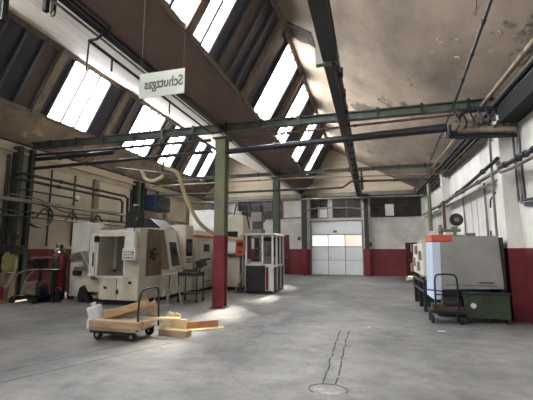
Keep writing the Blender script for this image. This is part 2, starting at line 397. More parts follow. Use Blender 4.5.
# dark red door right
r = thing('door_2', (2.65, YF, 0), 'dark red side door at the right of the far wall', 'door', kind='structure')
MB().box(2.2, 2.26, YF-.03, YF+.1, 0, 1.98).box(3.04, 3.1, YF-.03, YF+.1, 0, 1.98).box(2.2, 3.1, YF-.03, YF+.1, 1.92, 1.98).build('frame', M_doorr, r)
box(2.26, 3.04, YF+.03, YF+.07, .01, 1.92).build('door_leaf', M_doorr, r)
MB().tube([(2.35, YF+.03, 1.0), (2.35, YF-.02, 1.0), (2.47, YF-.02, 1.0)], .012).build('door_handle', M_steel, r)
r = thing('door_3', (-5.12, YF, 0), 'narrow dark red door in the far wall left of the white door', 'door', kind='structure')
box(-5.4, -4.84, YF-.04, YF, 0, 2.5).build('door_leaf', M_doorr, r)
MB().tube([(-4.92, YF-.04, 1.05), (-4.92, YF-.09, 1.05), (-5.04, YF-.09, 1.05)], .012).build('door_handle', M_steel, r)
tag(box(.05, .3, YF-.04, YF, 1.75, 2.0).build('fire_alarm_box', M_rust), 'small reddish box on the far wall right of the white door', 'alarm box')
tag(box(-3.98-.3, -3.98-.12, YF-.05, YF, 2.15, 2.4).build('switch_box', M_rust), 'small brown switch box on the far wall left of the white door', 'switch box')

# right pillars
def pillar(x, y, lb):
    p = thing('wall_pillar', (x, y, 0), lb, 'pillar')
    tag(box(x-.2, XR, y, y+.3, 1.62, 4.9).build('shaft', M_white, p), 'white upper shaft')
    tag(box(x-.206, XR-.006, y-.006, y+.306, 0, 1.62).build('painted_base', M_red, p), 'dark red base')
    return p
pillar(3.3, 9.45, 'white pillar with dark red base right of the grey machine')
pillar(3.3, 16.2, 'white pillar on the right wall behind the grey machine')

# ---------------------------------------------------------------- steel columns
def column(x, y, lb, h=5.0, w=.33, mu=None, zr=1.98):
    c = thing('steel_column', (x, y, 0), lb, 'column')
    def sh(z0, z1, g=0):
        a = w/2+g; t = .07
        m = MB()
        m.box(x-a, x+a, y-a, y-a+t, z0, z1).box(x-a, x+a, y+a-t, y+a, z0, z1).box(x-a+.05, x+a-.05, y-a+t, y+a-t, z0, z1)
        return m
    tag(sh(zr, h).build('upper_shaft', mu or M_cgreen, c, bevel=.008), 'green painted upper shaft')
    tag(sh(.02, zr, .004).build('lower_shaft', M_cred, c, bevel=.008), 'red painted lower shaft')
    box(x-a_(w), x+a_(w), y-a_(w), y+a_(w), 0, .02).build('base_plate', M_dark, c)
    box(x-a_(w), x+a_(w), y-a_(w), y+a_(w), h, h+.04).build('head_plate', M_dgreen, c)
    return c
def a_(w): return w/2+.06
column(-3.99, 9.55, 'green column with red foot in the middle of the hall', h=4.78, w=.31)
column(-3.99, 16.2, 'green column behind the glazed machine cell, second from camera', h=4.88, zr=1.9, mu=M_green, w=.3)
column(-3.78, 22.6, 'dark green column left of the white door', mu=M_dgreen, w=.3, zr=1.6, h=4.9)
column(.02, 22.6, 'dark green column right of the white door', mu=M_dgreen, w=.26, zr=1.6, h=4.9)
column(-3.99, 2.6, 'green column of the middle row beside the camera, outside the frame')
# left wall twin columns
for k, (y, lb) in enumerate([(9.05, 'twin dark green column on the left wall above the welding trolley'), (15.3, 'twin dark green column on the left wall behind the cream machines')]):
    c = thing('wall_column', (XL+.2, y, 0), lb, 'column')
    for yy in (y-.22, y+.22):
        box(XL+.05, XL+.35, yy-.07, yy+.07, 0, 4.9).build('flange', M_dgreen, c)
    box(XL+.12, XL+.2, y-.15, y+.15, 0, 4.9).build('web', M_cgreen, c)

# ---------------------------------------------------------------- crossbeams
def crossbeam(y, z, lb, xa=XL+.1, xb=3.1, m=None, h=.22):
    b = thing('crossbeam', (-4, y, z), lb, 'beam')
    MB().ibeam((xa, y, z), (xb, y, z), .18, h, .03).build('web_and_flanges', m or M_green, b)
    x = xa+.8
    while x < xb-.3:
        box(x-.035, x+.035, y-.105, y-.088, z-h-.03, z+.03).build('clamp', M_dark, b); x += 1.05
    return b
crossbeam(9.44, 5.2, 'green steel crossbeam spanning the hall over the middle column')
crossbeam(16.2, 5.18, 'green crossbeam spanning the hall over the second column', h=.14)
crossbeam(2.7, 5.2, 'green crossbeam above the camera, outside the frame')
PG = 'service pipes under the nearer crossbeam'
def pipe(pts, r, m, lb, cat='pipe', name='service_pipe', group=None, n=10, sm=0, joints=0):
    p = smooth_path(pts, sm) if sm else pts
    mb = MB().tube(p, r, n)
    if joints:
        for i in range(len(pts)-1):
            A = Vector(pts[i]); Bv = Vector(pts[i+1]); Ln = (Bv-A).length; k = int(Ln/joints)
            for j in range(1, k+1):
                c = A+(Bv-A)*(j/(k+1)); dd = (Bv-A).normalized()*.035
                mb.tube([c-dd, c+dd], r*1.45, n)
    return tag(mb.build(name, m, smooth=True), lb, cat, group)
pipe([(XL+.3, 9.3, 4.73), (-4.25, 9.3, 4.72)], .045, M_dark, 'dark pipe just under the crossbeam, left of the middle column', group=PG, joints=2)
pipe([(XL+.3, 9.36, 4.6), (-7.6, 9.36, 4.62)], .07, M_blue, 'thick dark pipe under the crossbeam at the left wall', group=PG, joints=1.4)
pipe([(XL+.3, 9.3, 4.27), (-4.2, 9.3, 4.38)], .055, M_blue, 'lower blue-black pipe running left from the middle column', group=PG, joints=2.2)
pipe([(-3.75, 9.3, 4.34), (1.95, 9.3, 4.52), (1.95, 9.3, 4.36), (2.6, 9.3, 4.3), (3.2, 9.3, 4.28)], .075, M_blue, 'thick blue-black pipe running right from the middle column', group=PG, joints=1.5)
pipe([(-3.75, 9.3, 4.70), (1.6, 9.3, 4.82), (2.4, 9.3, 4.84)], .03, M_rust, 'thin rusty pipe between crossbeam and thick dark pipe', group=PG, joints=1.8)
pipe([(2.2, 9.2, 4.42), (2.55, 9.15, 4.38), (4.0-.62, 9.15, 4.33)], .1, M_tanp, 'thick tan insulated pipe across the head of the white pillar', group='pipes at the pillar head')
pipe([(2.1, 9.1, 4.2), (XR-.02, 9.1, 4.16)], .05, M_black, 'black pipe below the tan insulated pipe at the pillar head', group='pipes at the pillar head')
pipe([(2.0, 9.1, 4.52), (1.96, 9.1, 4.22), (2.1, 9.1, 4.2)], .035, M_black, 'short black elbow hanging at the left end of the pillar head pipes')
pipe([(2.15, 9.2, 4.62), (2.3, 9.15, 4.82), (2.6, 9.15, 4.86), (XR-.02, 9.1, 4.8)], .07, M_dark, 'dark arched pipe above the pillar head', sm=4)
pipe([(2.2, 9.22, 4.68), (2.5, 9.22, 4.6), (XR-.02, 9.2, 4.62)], .05, M_tanp, 'tan pipe between the arched pipe and the insulated pipe', sm=3)
tag(MB().box(2.95, 3.12, 8.95, 9.02, 4.5, 4.62).build('junction_box', M_paper), 'small white junction box among the pipes at the pillar head', 'junction box')
rk = random.Random(3)
for k in range(7):
    x = 2.1+k*.16
    pipe([(x, 9.0+rk.random()*.3, 4.25+rk.random()*.15), (x+.08, 9.0, 4.5), (x+.05*rk.random(), 9.1, 4.85)], .022, M_black, 'short black riser among the tangle of pipes at the pillar head', group='black risers at the pillar head', sm=3, n=6)
# eave girder and its lengthwise pipes
tag(MB().box(3.0, XR-.01, YB, YF-.01, 4.9, 4.97).build('eave_girder', M_eaveshade), 'dark eave girder along the top of the right wall', 'girder')
tag(box(2.98, XR-.01, YB, 9.0, 4.42, 4.85).build('eave_shade_box', M_eaveshade), 'added black box standing in for the dark along the right wall head, nearer than the white pillar', 'shade box')  # box added to darken the wall head under the eave
for k, (x, z, rr, m, nm) in enumerate([(2.76, 4.98, .05, M_tanp, 'tan'), (2.9, 4.88, .035, M_gpipe, 'thin grey'), (3.02, 4.8, .05, M_dark, 'dark'), (3.12, 4.72, .03, M_tanp, 'thin tan'), (3.2, 4.62, .05, M_dark, 'lower dark'), (3.3, 4.7, .04, M_rust, 'rusty')]):
    pipe([(x, YB+.2, z), (x, YF-.4, z)], rr, m, nm+' pipe running along the right eave, %s from the wall' % ['outermost', 'second', 'third', 'fourth', 'fifth', 'innermost'][k], group='pipes along the right eave', joints=3.2)
# right wall services
pipe([(3.0, 9.3, 3.68), (3.12, 12, 3.62), (3.15, 17.4, 3.42)], .05, M_black, 'black pipe descending along the white right wall', joints=2.5)
pipe([(3.1, 9.5, 3.47), (3.12, 21.8, 3.5)], .05, M_gpipe, 'grey pipe along the right wall, upper of two', joints=2)
pipe([(3.2, 9.8, 3.3), (3.2, 21.8, 3.35)], .035, M_gpipe, 'grey pipe along the right wall, lower of two', joints=2)
pipe([(3.0, 9.2, 3.45), (3.02, 8.6, 3.44), (3.05, 7.2, 3.42)], .05, M_dark, 'dark pipe crossing the white pillar and leaving at right', joints=.4)
pipe([(3.0, 9.2, 3.33), (3.02, 8.6, 3.30), (3.05, 7.2, 3.3)], .035, M_gpipe, 'grey pipe crossing the white pillar and leaving at right')
for k, (y, lb) in enumerate([(8.95, 'vertical dark conduit right of the white pillar, near one'), (9.12, 'vertical grey conduit beside the white pillar, middle one'), (9.26, 'vertical dark conduit touching the white pillar')]):
    pipe([(3.34, y, 4.7), (3.34, y, 2.55+.06*k), (3.34, 7.0, 2.45+.06*k)], .024, M_dark if k != 1 else M_gpipe, lb, group='conduits beside the white pillar')
pipe([(3.06, 9.9, 4.7), (3.05, 9.95, 2.6), (3.1, 10.1, .1)], .03, M_gpipe, 'grey conduit down the left edge of the white pillar')
pipe([(3.15, 10.1, 3.0), (3.1, 10.35, 2.85), (3.1, 10.4, 2.65)], .02, M_black, 'small bent black hook on the wall left of the pillar')
pipe([(3.34, 11.6, 3.5), (3.34, 11.6, 1.9)], .03, M_gpipe, 'vertical grey pipe on the white wall above the grey machine')
pipe([(3.34, 14.0, 3.4), (3.34, 14.0, 1.9)], .025, M_gpipe, 'thin vertical pipe on the white wall behind the round gauge')
pipe([(3.0, 15.6, 3.5), (3.0, 15.6, 2.3)], .06, M_rust, 'rusty red vertical pipe behind the round gauge')
pipe([(2.95, 18.5, 4.7), (2.95, 18.5, 2.45)], .09, M_cgreen, 'pale green downpipe near the far end of the right wall')
# vertical panel strips of right wall
for k, y in enumerate([12.6, 13.2, 18.0, 20.3]):
    tag(box(XR-.02, XR, y, y+.06, 1.7, 3.4).build('wall_batten', M_farw), 'thin pale vertical batten on the white right wall', 'batten', group='battens on the right wall')

# ---------------------------------------------------------------- crane rail
cr = thing('crane_rail', (-.5, 10, 4.9), 'long dark monorail crane beam running down the hall under the ceiling', 'crane rail')
MB().ibeam((-.56, YB+1, 4.96), (-.35, YF-.1, 5.0), .24, .28, .05, .04).build('rail_beam', M_dgreen, cr)
MB().tube([(-.36, 5.7, 4.74), (-.17, YF-.2, 4.8)], .028).build('power_conductor', M_gpipe, cr)
MB().tube([(-.42, 5.7, 4.66), (-.26, YF-.2, 4.72)], .035).build('cable_duct', M_black, cr)
MB().box(-.72, -.36, 5.68, 5.8, 4.66, 4.98).build('splice_plate', M_gpipe, cr)
for y in (2.8, 9.44, 16.2):
    box(-.6, -.35, y-.08, y+.08, 4.96, 5.06).build('hanger', M_dark, cr)
y = 6.2
while y < 22:
    box(-.44, -.30, y, y+.05, 4.64, 4.82).build('conductor_clip', M_black, cr); y += .9
pipe([(-.12, 16.1, 5.05), (-.12, 16.1, 4.5), (-.1, 17.3, 4.4), (-.1, 17.3, 5.0)], .04, M_dgreen, 'small dark steel loop hanging beside the crane rail near the far end')
# diagonal conduit under right ceiling
pipe([(1.95, 4.6, 5.6), (2.1, 8.9, 5.0), (2.6, 16.5, 5.0), (2.75, 22.6, 5.0)], .028, M_dark, 'thin dark conduit crossing the tan ceiling diagonally at right', joints=1)
pipe([(1.6, 4.8, 6.0), (1.88, 6.2, 5.5)], .008, M_black, 'thin wire hanging from the ceiling beside the diagonal conduit', 'wire', 'ceiling_wire', n=6)
# ceiling hole with torn edge
sl = (R1[1]-EAVE[1])/(R1[0]-EAVE[0])
def cz(x, dz=0): return R1[1]+(x-R1[0])*sl-dz
hm = MB()
pts = [(-1.95, 9.2), (-1.3, 9.35), (-1.25, 10.2), (-1.45, 10.05), (-1.7, 10.1), (-1.95, 9.95)]
hm.add([(x, y, cz(x, .004)) for x, y in pts]+[(x, y, cz(x, .02)) for x, y in pts], [tuple(range(6)), tuple(range(11, 5, -1))]+[(i, i+6, (i+1) % 6+6, (i+1) % 6) for i in range(6)])
M_lath = mat('exposed_lath', (52, 42, 36), .95, .3, 8, rgb2=(26, 20, 18), spots=(90, 76, 64), spotscale=9, spotlo=.6)
tag(hm.build('exposed_lath_patch', M_lath), 'dark patch of missing plaster beside the ridge of the tan ceiling', 'plaster damage')
M_flake = mat('plaster_flake', (172, 158, 140), .9, .2, 9)
for (x, y, s, lb) in [(1.65, 7.85, .16, 'pale flaking plaster spot on the tan ceiling, leftmost of the cluster'), (1.55, 8.3, .12, 'pale flake below the leftmost flaking spot'), (2.05, 8.2, .1, 'pale flake near the diagonal conduit'), (2.45, 7.0, .12, 'pale flake right of the diagonal conduit at the top'), (2.5, 7.6, .07, 'tiny pale flake at right of the tan ceiling'), (1.9, 7.6, .09, 'pale flake in the middle of the cluster')]:
    s *= .6; n = 13; fm = MB(); rr = random.Random(x*99)
    pp = [(x+s*math.cos(t)*(.25+.9*rr.random()), y+s*1.2*math.sin(t)*(.25+.9*rr.random())) for t in [2*math.pi*i/n for i in range(n)]]
    fm.add([(a, b, cz(a, .002)) for a, b in pp]+[(a, b, cz(a, .022)) for a, b in pp], [tuple(range(n)), tuple(range(2*n-1, n-1, -1))]+[(i, i+n, (i+1) % n+n, (i+1) % n) for i in range(n)])
    tag(fm.build('plaster_flake', M_flake), lb, 'plaster damage', 'flaking spots on the tan ceiling')

# ---------------------------------------------------------------- valley girder, pipes and sign
tag(MB().ibeam((VX+.05, YB+.2, 5.12), (VX+.05, YF-.4, 5.12), .12, .1, .03).build('valley_girder', M_dark), 'dark lengthwise girder over the middle columns', 'girder')
pipe([(-4.06, YB+1, 5.0), (-4.06, YF-.5, 5.0)], .022, M_gpipe, 'pale pipe running beside the valley girder', joints=3)
pipe([(-3.75, 3.2, 5.02), (-3.72, 4.35, 5.02), (-4.1, 4.5, 4.97), (-4.2, 4.45, 4.93), (-4.15, 9.2, 4.86)], .022, M_black, 'black cranked pipe below the valley girder at upper left')
pipe([(-4.2, 4.45, 4.93), (-4.22, 4.45, 4.42)], .014, M_black, 'black rod hanging from the cranked pipe end at upper left')
pipe([(-4.2, 5.0, 4.92), (-4.2, 5.0, 4.68)], .018, M_black, 'short black bracket hanging right of the cranked pipe end')
pipe([(-4.18, 6.9, 4.9), (-4.18, 6.9, 4.45)], .016, M_black, 'thin black rod hanging behind the lettered board')
hk = thing('hanging_hook', (-4.2, 3.745, 4.93), 'small black ring hook hanging at the upper left corner', 'hook')
MB().box(-4.22, -4.17, 3.72, 3.77, 4.97, 5.2).build('shank', M_black, hk)
MB().tube([(-4.2+.04*math.cos(t), 3.745, 4.93+.04*math.sin(t)) for t in [2*math.pi*i/14 for i in range(14)]], .014, 8, closed=True).build('ring', M_gpipe, hk)
tag(MB().box(-4.23, -4.17, 3.6, 3.66, 4.88, 5.2).build('steel_bracket', M_black), 'flat black bracket left of the ring hook at the upper left corner', 'bracket')
tag(box(-6.4, -6.06, 4.4, 4.5, 5.62, 6.6).build('hanging_post', M_black), 'dark post hanging at the extreme upper left corner', 'post')

sg = thing('hanging_sign', (-2.685, 4.2, 3.71), 'pale board hanging on two wires with mirrored lettering', 'sign')
MB().box(-3.04, -2.33, 4.2, 4.214, 3.71, 4.075).build('board', M_sign, sg, bevel=.004)
cu = bpy.data.curves.new('lettering', 'FONT'); cu.body = 'Schutzgas'; cu.size = .3; cu.extrude = .010; cu.align_x = 'CENTER'; cu.align_y = 'CENTER'; cu.offset = .006
tmp = bpy.data.objects.new('tmp', cu); COL.objects.link(tmp); bpy.context.view_layer.update()
dg = bpy.context.evaluated_depsgraph_get(); me = bpy.data.meshes.new_from_object(tmp.evaluated_get(dg)); bpy.data.objects.remove(tmp)
wd = max(v.co.x for v in me.vertices)-min(v.co.x for v in me.vertices); sc = .6/wd
# read from the far side: rotate 90 about X then 180 about Z
me.transform(Matrix.Translation((.03, .007, .19)) @ Matrix.Rotation(math.pi, 4, 'Z') @ Matrix.Rotation(math.pi/2, 4, 'X') @ Matrix.Diagonal((sc, sc*1.35, 1, 1)))
me.materials.append(M_letter)
lt = bpy.data.objects.new('lettering', me); COL.objects.link(lt); lt.parent = sg; lt['label'] = 'grey lettering reading Schutzgas, seen mirrored'
for x, zt in ((-3.02, 6.22), (-2.35, 7.42)):
    MB().tube([(x, 4.207, 4.07), (x, 4.207, zt)], .003, 6).build('suspension_wire', M_gpipe, sg)

# ---------------------------------------------------------------- left wall services
tag(MB().box(XL, XL+.22, YB, YF-.1, 4.7, 4.76).box(XL, XL+.04, YB, YF-.1, 4.5, 4.7).build('wall_ledge', M_cream), 'pale ledge along the left wall under the skylights', 'ledge')
pipe([(XL+.35, 5, 4.98), (XL+.35, YF-.3, 4.98)], .05, M_dark, 'dark pipe along the left wall under the skylight apron', joints=3)
pipe([(-10.6, 8.6, 4.02), (-10.6, 14.0, 4.0), (-10.6, 14.2, 3.9), (-10.6, 14.22, 2.75)], .05, M_black, 'upper black pipe on the left wall bending down behind the cream machine', joints=2)
pipe([(-10.6, 8.6, 3.82), (-10.6, 13.7, 3.8), (-10.6, 13.85, 3.7), (-10.6, 13.85, 2.8)], .05, M_black, 'lower black pipe on the left wall bending down behind the cream machine', joints=2)
pl = pipe([(-10.6, 8.7, 3.5), (-10.6, 11.1, 3.5)], .03, M_dark, 'short dark pipe ending with a lamp on the left wall')
lp = thing('wall_lamp', (-10.6, 11.15, 3.5), 'small pale lamp at the end of the short dark pipe', 'lamp')
MB().lathe((-10.6, 11.18, 3.53), [(.02, -.09), (.07, -.06), (.09, 0), (.07, .06), (.02, .09)], 14).build('lamp_globe', M_paper, lp, smooth=True)
MB().lathe((-10.6, 11.18, 3.42), [(.05, -.02), (.05, .03)], 12).build('lamp_socket', M_dark, lp)
tag(MB().box(-10.7, -10.45, 7.5, 22.5, 3.08, 3.12).box(-10.46, -10.43, 7.5, 22.5, 3.08, 3.18).build('cable_tray', M_gpipe), 'pale cable tray running along the left wall', 'cable tray')
pipe([(-10.55, 7.5, 2.78), (-10.55, 22.0, 2.8)], .03, M_dark, 'thin dark pipe under the cable tray, upper one', joints=2)
pipe([(-10.5, 7.5, 2.62), (-10.5, 22.0, 2.62)], .022, M_dark, 'thin dark pipe under the cable tray, lower one', joints=2)
for k, (a, b) in enumerate([(9.4, 10.0), (10.6, 11.2), (12.0, 12.5)]):
    pipe([(-10.5, a, 2.62), (-10.5, (a+b)/2, 2.95), (-10.5, b, 2.7)], .025, M_black, 'bent black cable loop hanging at the cable tray', group='cable loops at the tray', sm=4)
pipe([(-10.45, 9.5, 3.1), (-10.4, 9.9, 2.9), (-10.42, 9.9, 2.5), (-10.45, 9.5, 2.3), (-10.5, 9.2, 2.4)], .035, M_black, 'black looped hose beside the twin column on the left wall', sm=5)
pipe([(XL+.1, 8.6, 4.6), (XL+.1, 8.6, 2.4), (XL+.12, 8.62, .2)], .05, M_black, 'vertical black pipe left of the twin wall column')
for y in (12.4, 17.9, 20.6):
    tag(box(XL, XL+.12, y, y+.28, 0, 4.5).build('wall_pilaster', M_sill), 'narrow tan pilaster on the left wall', 'pilaster', 'pilasters on the left wall')
for k in range(7):
    tag(MB().obox((XL+.03, 10.75, .72+.17*k), (.02, .16, .05), rx=.5).build('paint_chevron', M_farw), 'pale slanted paint mark on the red dado left of the gas bottles', 'paint mark', 'paint marks in a column on the red dado')
for y, lb in ((10.3, 'first vertical conduit right of the twin wall column, above the gas bottles'), (11.4, 'vertical conduit below the pale wall lamp'), (14.9, 'vertical conduit on the left wall near the blue heater')):
    pipe([(XL+.06, y, 4.45), (XL+.06, y, 1.7)], .03, M_dark, lb, 'conduit')
pipe([(-10.6, 8.5, 3.3), (-10.58, 9.6, 3.25), (-10.6, 10.6, 2.95), (-10.6, 12.4, 2.92)], .025, M_gpipe, 'thin pale pipe drooping across the cable tray on the left wall', sm=4)
# heater box
h = thing('heater_unit', (-10.4, 16.6, 3.55), 'dark blue box heater high on the left wall', 'heater')
box(-10.9, -10.2, 15.9, 17.3, 3.55, 4.35).build('casing', M_bluep, h, bevel=.02)
lm = MB()
for k in range(5): lm.obox((-10.18, 16.6, 3.68+k*.14), (.05, 1.2, .07), ry=.5)
lm.build('louvres', M_black, h)
MB().box(-10.95, -10.85, 16.0, 16.06, 4.35, 4.7).box(-10.95, -10.85, 17.1, 17.16, 4.35, 4.7).build('bracket', M_dark, h)

# hoses
pipe([(-6.7, 9.6, 4.02), (-6.55, 9.6, 3.76), (-6.3, 9.6, 3.68), (-6.05, 9.6, 3.75), (-5.95, 9.6, 3.84)], .055, M_hose, 'short sagging cream hose under the crossbeam at left', 'hose', 'flexible_hose', sm=6)
pipe([(-6.0, 9.7, 4.1), (-5.7, 9.75, 4.02), (-5.5, 9.8, 3.8), (-5.35, 10.0, 3.15), (-5.1, 10.4, 2.45), (-4.8, 11.0, 2.08), (-4.45, 12.0, 1.95), (-4.45, 12.7, 2.1)], .06, M_hose, 'long cream hose curving down behind the middle column', 'hose', 'flexible_hose', sm=6)
tag(MB().tube([(-8.9, 11.2, 4.62), (-5.2, 11.2, 4.0)], .02, 8).tube([(-5.9, 9.5, 4.35), (-5.9, 9.5, 3.9)], .02, 8).build('hose_bracket', M_dark), 'dark stay holding the cream hoses', 'bracket')
# extra pipes behind far
pipe([(-10.5, 16.0, 4.78), (-2.9, 16.0, 4.82), (3.0, 16.0, 4.68)], .035, M_tanp, 'thin tan pipe under the second crossbeam', joints=2)
pipe([(-10.5, 16.05, 4.3), (-.95, 16.05, 4.3), (-.55, 16.05, 4.56), (3.0, 16.05, 4.48)], .05, M_dgreen, 'dark green stepped pipe below the second crossbeam', joints=2)
pipe([(-10.5, 20, 4.4), (3.2, 20, 4.35)], .05, M_gpipe, 'grey pipe crossing the hall before the high windows', joints=2)
pipe([(-3.7, 22.3, 3.95), (-2.9, 22.2, 4.1), (-1.0, 22.2, 4.08), (0.0, 22.3, 3.9)], .04, M_gpipe, 'pale pipe across the high windows above the white door', sm=3)
pipe([(-9, 22.7, 3.45), (-3.9, 22.7, 3.6)], .04, M_gpipe, 'pale pipe along the foot of the high window at left')

# ---------------------------------------------------------------- floor details
f1 = MB()
for xa in (-.57, -.41):
    rr = random.Random(int(xa*100)); y = 4.62
    while y < 7.5:
        l = .1+rr.random()*.3; f1.obox((xa+rr.uniform(-.012, .012), y+l/2, .001), (.018, l, .004), rz=rr.uniform(-.06, .06)); y += l+rr.random()*.1
tag(f1.build('floor_channel', M_seam), 'pair of dark parallel cracks running down the floor', 'floor crack')
ring = MB(); n = 28
ring.tube([(-.49+.22*math.cos(t), 4.42+.17*math.sin(t), .0) for t in [2*math.pi*i/n-.3 for i in range(n//2+6)]], .006, 6)
tag(ring.build('cover_rim', M_seam), 'dark rim of the round patch at the bottom of the floor cracks', 'floor rim')
pt = MB(); rr = random.Random(5)
pp = [(-.49+.17*math.cos(t)*(.75+.3*rr.random()), 4.37+.1*math.sin(t)*(.75+.3*rr.random())) for t in [2*math.pi*i/22 for i in range(22)]]
pt.add([(a, b, .0) for a, b in pp]+[(a, b, .003) for a, b in pp], [tuple(range(22)), tuple(range(43, 21, -1))]+[(i, i+22, (i+1) % 22+22, (i+1) % 22) for i in range(22)])
tag(pt.build('filler_patch', M_patch), 'pale rough filler patch in the round rim on the floor', 'floor patch')
for (a, b, lb) in [((-4.9, 3.4), (-3.7, 6.2), 'long straight joint in the floor at lower left, left one'), ((-4.5, 3.2), (-3.3, 5.8), 'long straight joint in the floor at lower left, right one')]:
    A = Vector((a[0], a[1], .001)); Bv = Vector((b[0], b[1], .001)); d = Bv-A
    tag(MB().obox((A+Bv)/2, (.016, d.length, .002), rz=math.atan2(-d.x, d.y)).build('floor_joint', M_joint), lb, 'floor joint')
tag(MB().obox((1.35, 8.0, .004), (.14, .05, .006), rz=.3).build('paper_scrap', M_paper), 'white scrap of paper on the floor before the hand truck', 'paper scrap')
tag(MB().obox((-.02, 8.0, .004), (.06, .04, .006), rz=.9).build('paper_scrap', M_paper), 'tiny white scrap on the floor in mid hall', 'paper scrap')

# ================================================================ MACHINES
# M1 milling machine with open window
m = thing('milling_machine', (-7.0, 9.7, 0), 'cream milling machine with a big dark front window', 'machine')
X0, X1, Y0, Y1 = -7.62, -6.3, 9.1, 10.25
box(X0, X1, Y0, Y1, .14, .8).build('base', M_mach, m, bevel=.02)
box(X0+.1, X1-.1, Y0+.1, Y1-.05, 0, .14).build('plinth', M_black, m)
# enclosure walls
hx0 = -7.95
MB().box(hx0, -7.72, Y0+.02, Y1, .8, 2.08).box(-6.78, X1, Y0, Y0+.35, .8, 2.2).box(-7.72, -6.78, Y0, Y0+.3, 1.98, 2.12).box(hx0, X1, Y1-.05, Y1, .8, 2.2).box(hx0, X1, Y0+.02, Y1, 2.1, 2.16).build('enclosure', M_mach, m, bevel=.015)
tag(box(X1-.03, X1+.012, Y0+.38, Y1, .8, 2.2).build('side_panel', M_mbrown, m), 'oily brown side panel')
tag(MB().box(-7.71, -6.8, Y1-.09, Y1-.06, .82, 1.98).build('interior_wall', M_intr, m), 'streaked grey inner wall')
tag(MB().box(-7.6, -7.0, Y0+.35, Y0+.9, .8, .92).box(-7.15, -6.85, Y0+.4, Y0+.8, .9, 1.08).box(-7.5, -7.4, Y0+.3, Y0+.5, .9, 1.0).build('work_table', M_steel, m, bevel=.01), 'grey metal work table inside')
MB().box(-7.76, -7.71, Y0-.02, Y0+.02, .78, 2.02).box(-6.8, -6.75, Y0-.02, Y0+.02, .78, 2.02).box(-7.76, -6.75, Y0-.02, Y0+.02, 1.97, 2.03).box(-7.76, -6.75, Y0-.02, Y0+.02, .76, .82).build('window_frame', M_machw, m)
MB().box(-8.0, -7.78, Y0-.03, Y0+.08, .8, 2.06).build('sliding_door', M_machw, m, bevel=.012)
MB().tube([(-7.82, Y0-.08, 1.1), (-7.82, Y0-.08, 1.5)], .018).build('door_handle', M_black, m)
MB().box(-7.83, -7.7, Y0-.06, Y0-.0, 1.8, 1.98).build('door_catch', M_black, m)
MB().box(-9.22, -8.55, 9.65, 10.3, .12, 2.44).build('electrical_cabinet', M_machw, m, bevel=.015)
MB().box(-8.55, -7.62, 9.8, 10.3, .14, 2.2).build('rear_body', M_mach, m)
MB().box(-8.75, -7.62, 9.4, 9.8, .3, .82).build('coolant_tank', M_mach, m, bevel=.02)
MB().lathe((-8.5, 9.45, .0), [(.12, 0), (.14, .2), (.1, .36), (.05, .42)], 14).build('coolant_pump', M_black, m)
MB().obox((-8.3, 9.38, .25), (.16, .16, .5), ry=-.6).build('drain_chute', M_black, m)
cv = MB().obox((-8.2, 9.3, 1.1), (.1, .2, .95), ry=-.6).obox((-8.62, 9.35, 1.36), (.42, .28, .24), ry=-.3).obox((-8.5, 9.3, 1.0), (.3, .2, .12))
cv.build('chip_conveyor', M_steel, m, bevel=.01)
MB().lathe((-8.6, 9.3, .88), [(.03, -.12), (.1, -.1), (.1, .1), (.03, .12)], 14, 'X').build('conveyor_motor', M_black, m)
box(-7.45, -7.35, Y0-.012, Y0+.02, .45, .52).build('latch', M_black, m); box(-6.62, -6.52, Y0-.014, Y0+.02, .6, .68).build('latch', M_black, m)
MB().tube([(-6.95, Y0-.02, .32), (-6.98, Y0-.02, .38), (-6.95, Y0-.02, .44)], .02, 8).build('base_handle', M_black, m)
MB().box(-7.022, -7.014, Y0-.008, Y0+.01, .16, .78).build('base_seam', M_seam, m)
pn = box(-6.72, -6.28, Y0-.22, Y0-.08, 1.28, 1.62); pn.box(-6.66, -6.34, Y0-.2, Y0-.06, 1.6, 2.1)
pnl = pn.build('control_pendant', M_machw, m, bevel=.015)
for i in range(5):
    for j in range(3):
        if (i, j) != (4, 2): MB().lathe((-6.64+i*.07, Y0-.225, 1.36+j*.08), [(.016, -.012), (.016, .01)], 8, 'Y').build('button', M_black, pnl)
tag(MB().lathe((-6.36, Y0-.235, 1.5), [(.03, -.02), (.03, .02)], 12, 'Y').build('stop_button', M_orange, pnl), 'red stop button')
box(-6.6, -6.4, Y0-.206, Y0-.19, 1.82, 2.0).build('screen', M_paper, pnl)
hw = MB()
for k in range(5):
    a = 2*math.pi*k/5
    hw.tube([(X1+.1, Y0+.55, 1.45), (X1+.1, Y0+.55+.16*math.cos(a), 1.45+.16*math.sin(a))], .02, 6)
    hw.lathe((X1+.1, Y0+.55+.16*math.cos(a), 1.45+.16*math.sin(a)), [(.025, -.05), (.035, 0), (.025, .05)], 8, 'X')
hw.tube([(X1, Y0+.55, 1.45), (X1+.14, Y0+.55, 1.45)], .045, 10)
hw.build('handwheel', M_black, m)
MB().box(-7.9, -6.4, Y0+.3, Y0+.34, 2.2, 2.24).box(-7.9, -7.86, Y0+.3, Y0+.34, 2.15, 2.24).box(-6.44, -6.4, Y0+.3, Y0+.34, 2.15, 2.24).build('top_rail', M_steel, m)
MB().tube([(-6.55, Y0+.1, 2.15), (-6.5, Y0+.1, 2.5), (-6.45, Y0-.1, 2.35), (-6.4, Y0-.15, 1.9), (-6.38, Y0-.1, 1.6)], .015, 6).build('pendant_cable', M_black, m)
sm_ = MB().box(-7.2, -6.8, Y0+.5, Y0+.9, 2.16, 2.75).lathe((-7.0, Y0+.7, 2.75), [(.13, 0), (.13, .2), (.05, .24)], 14)
sm_.build('spindle_motor', M_black, m)

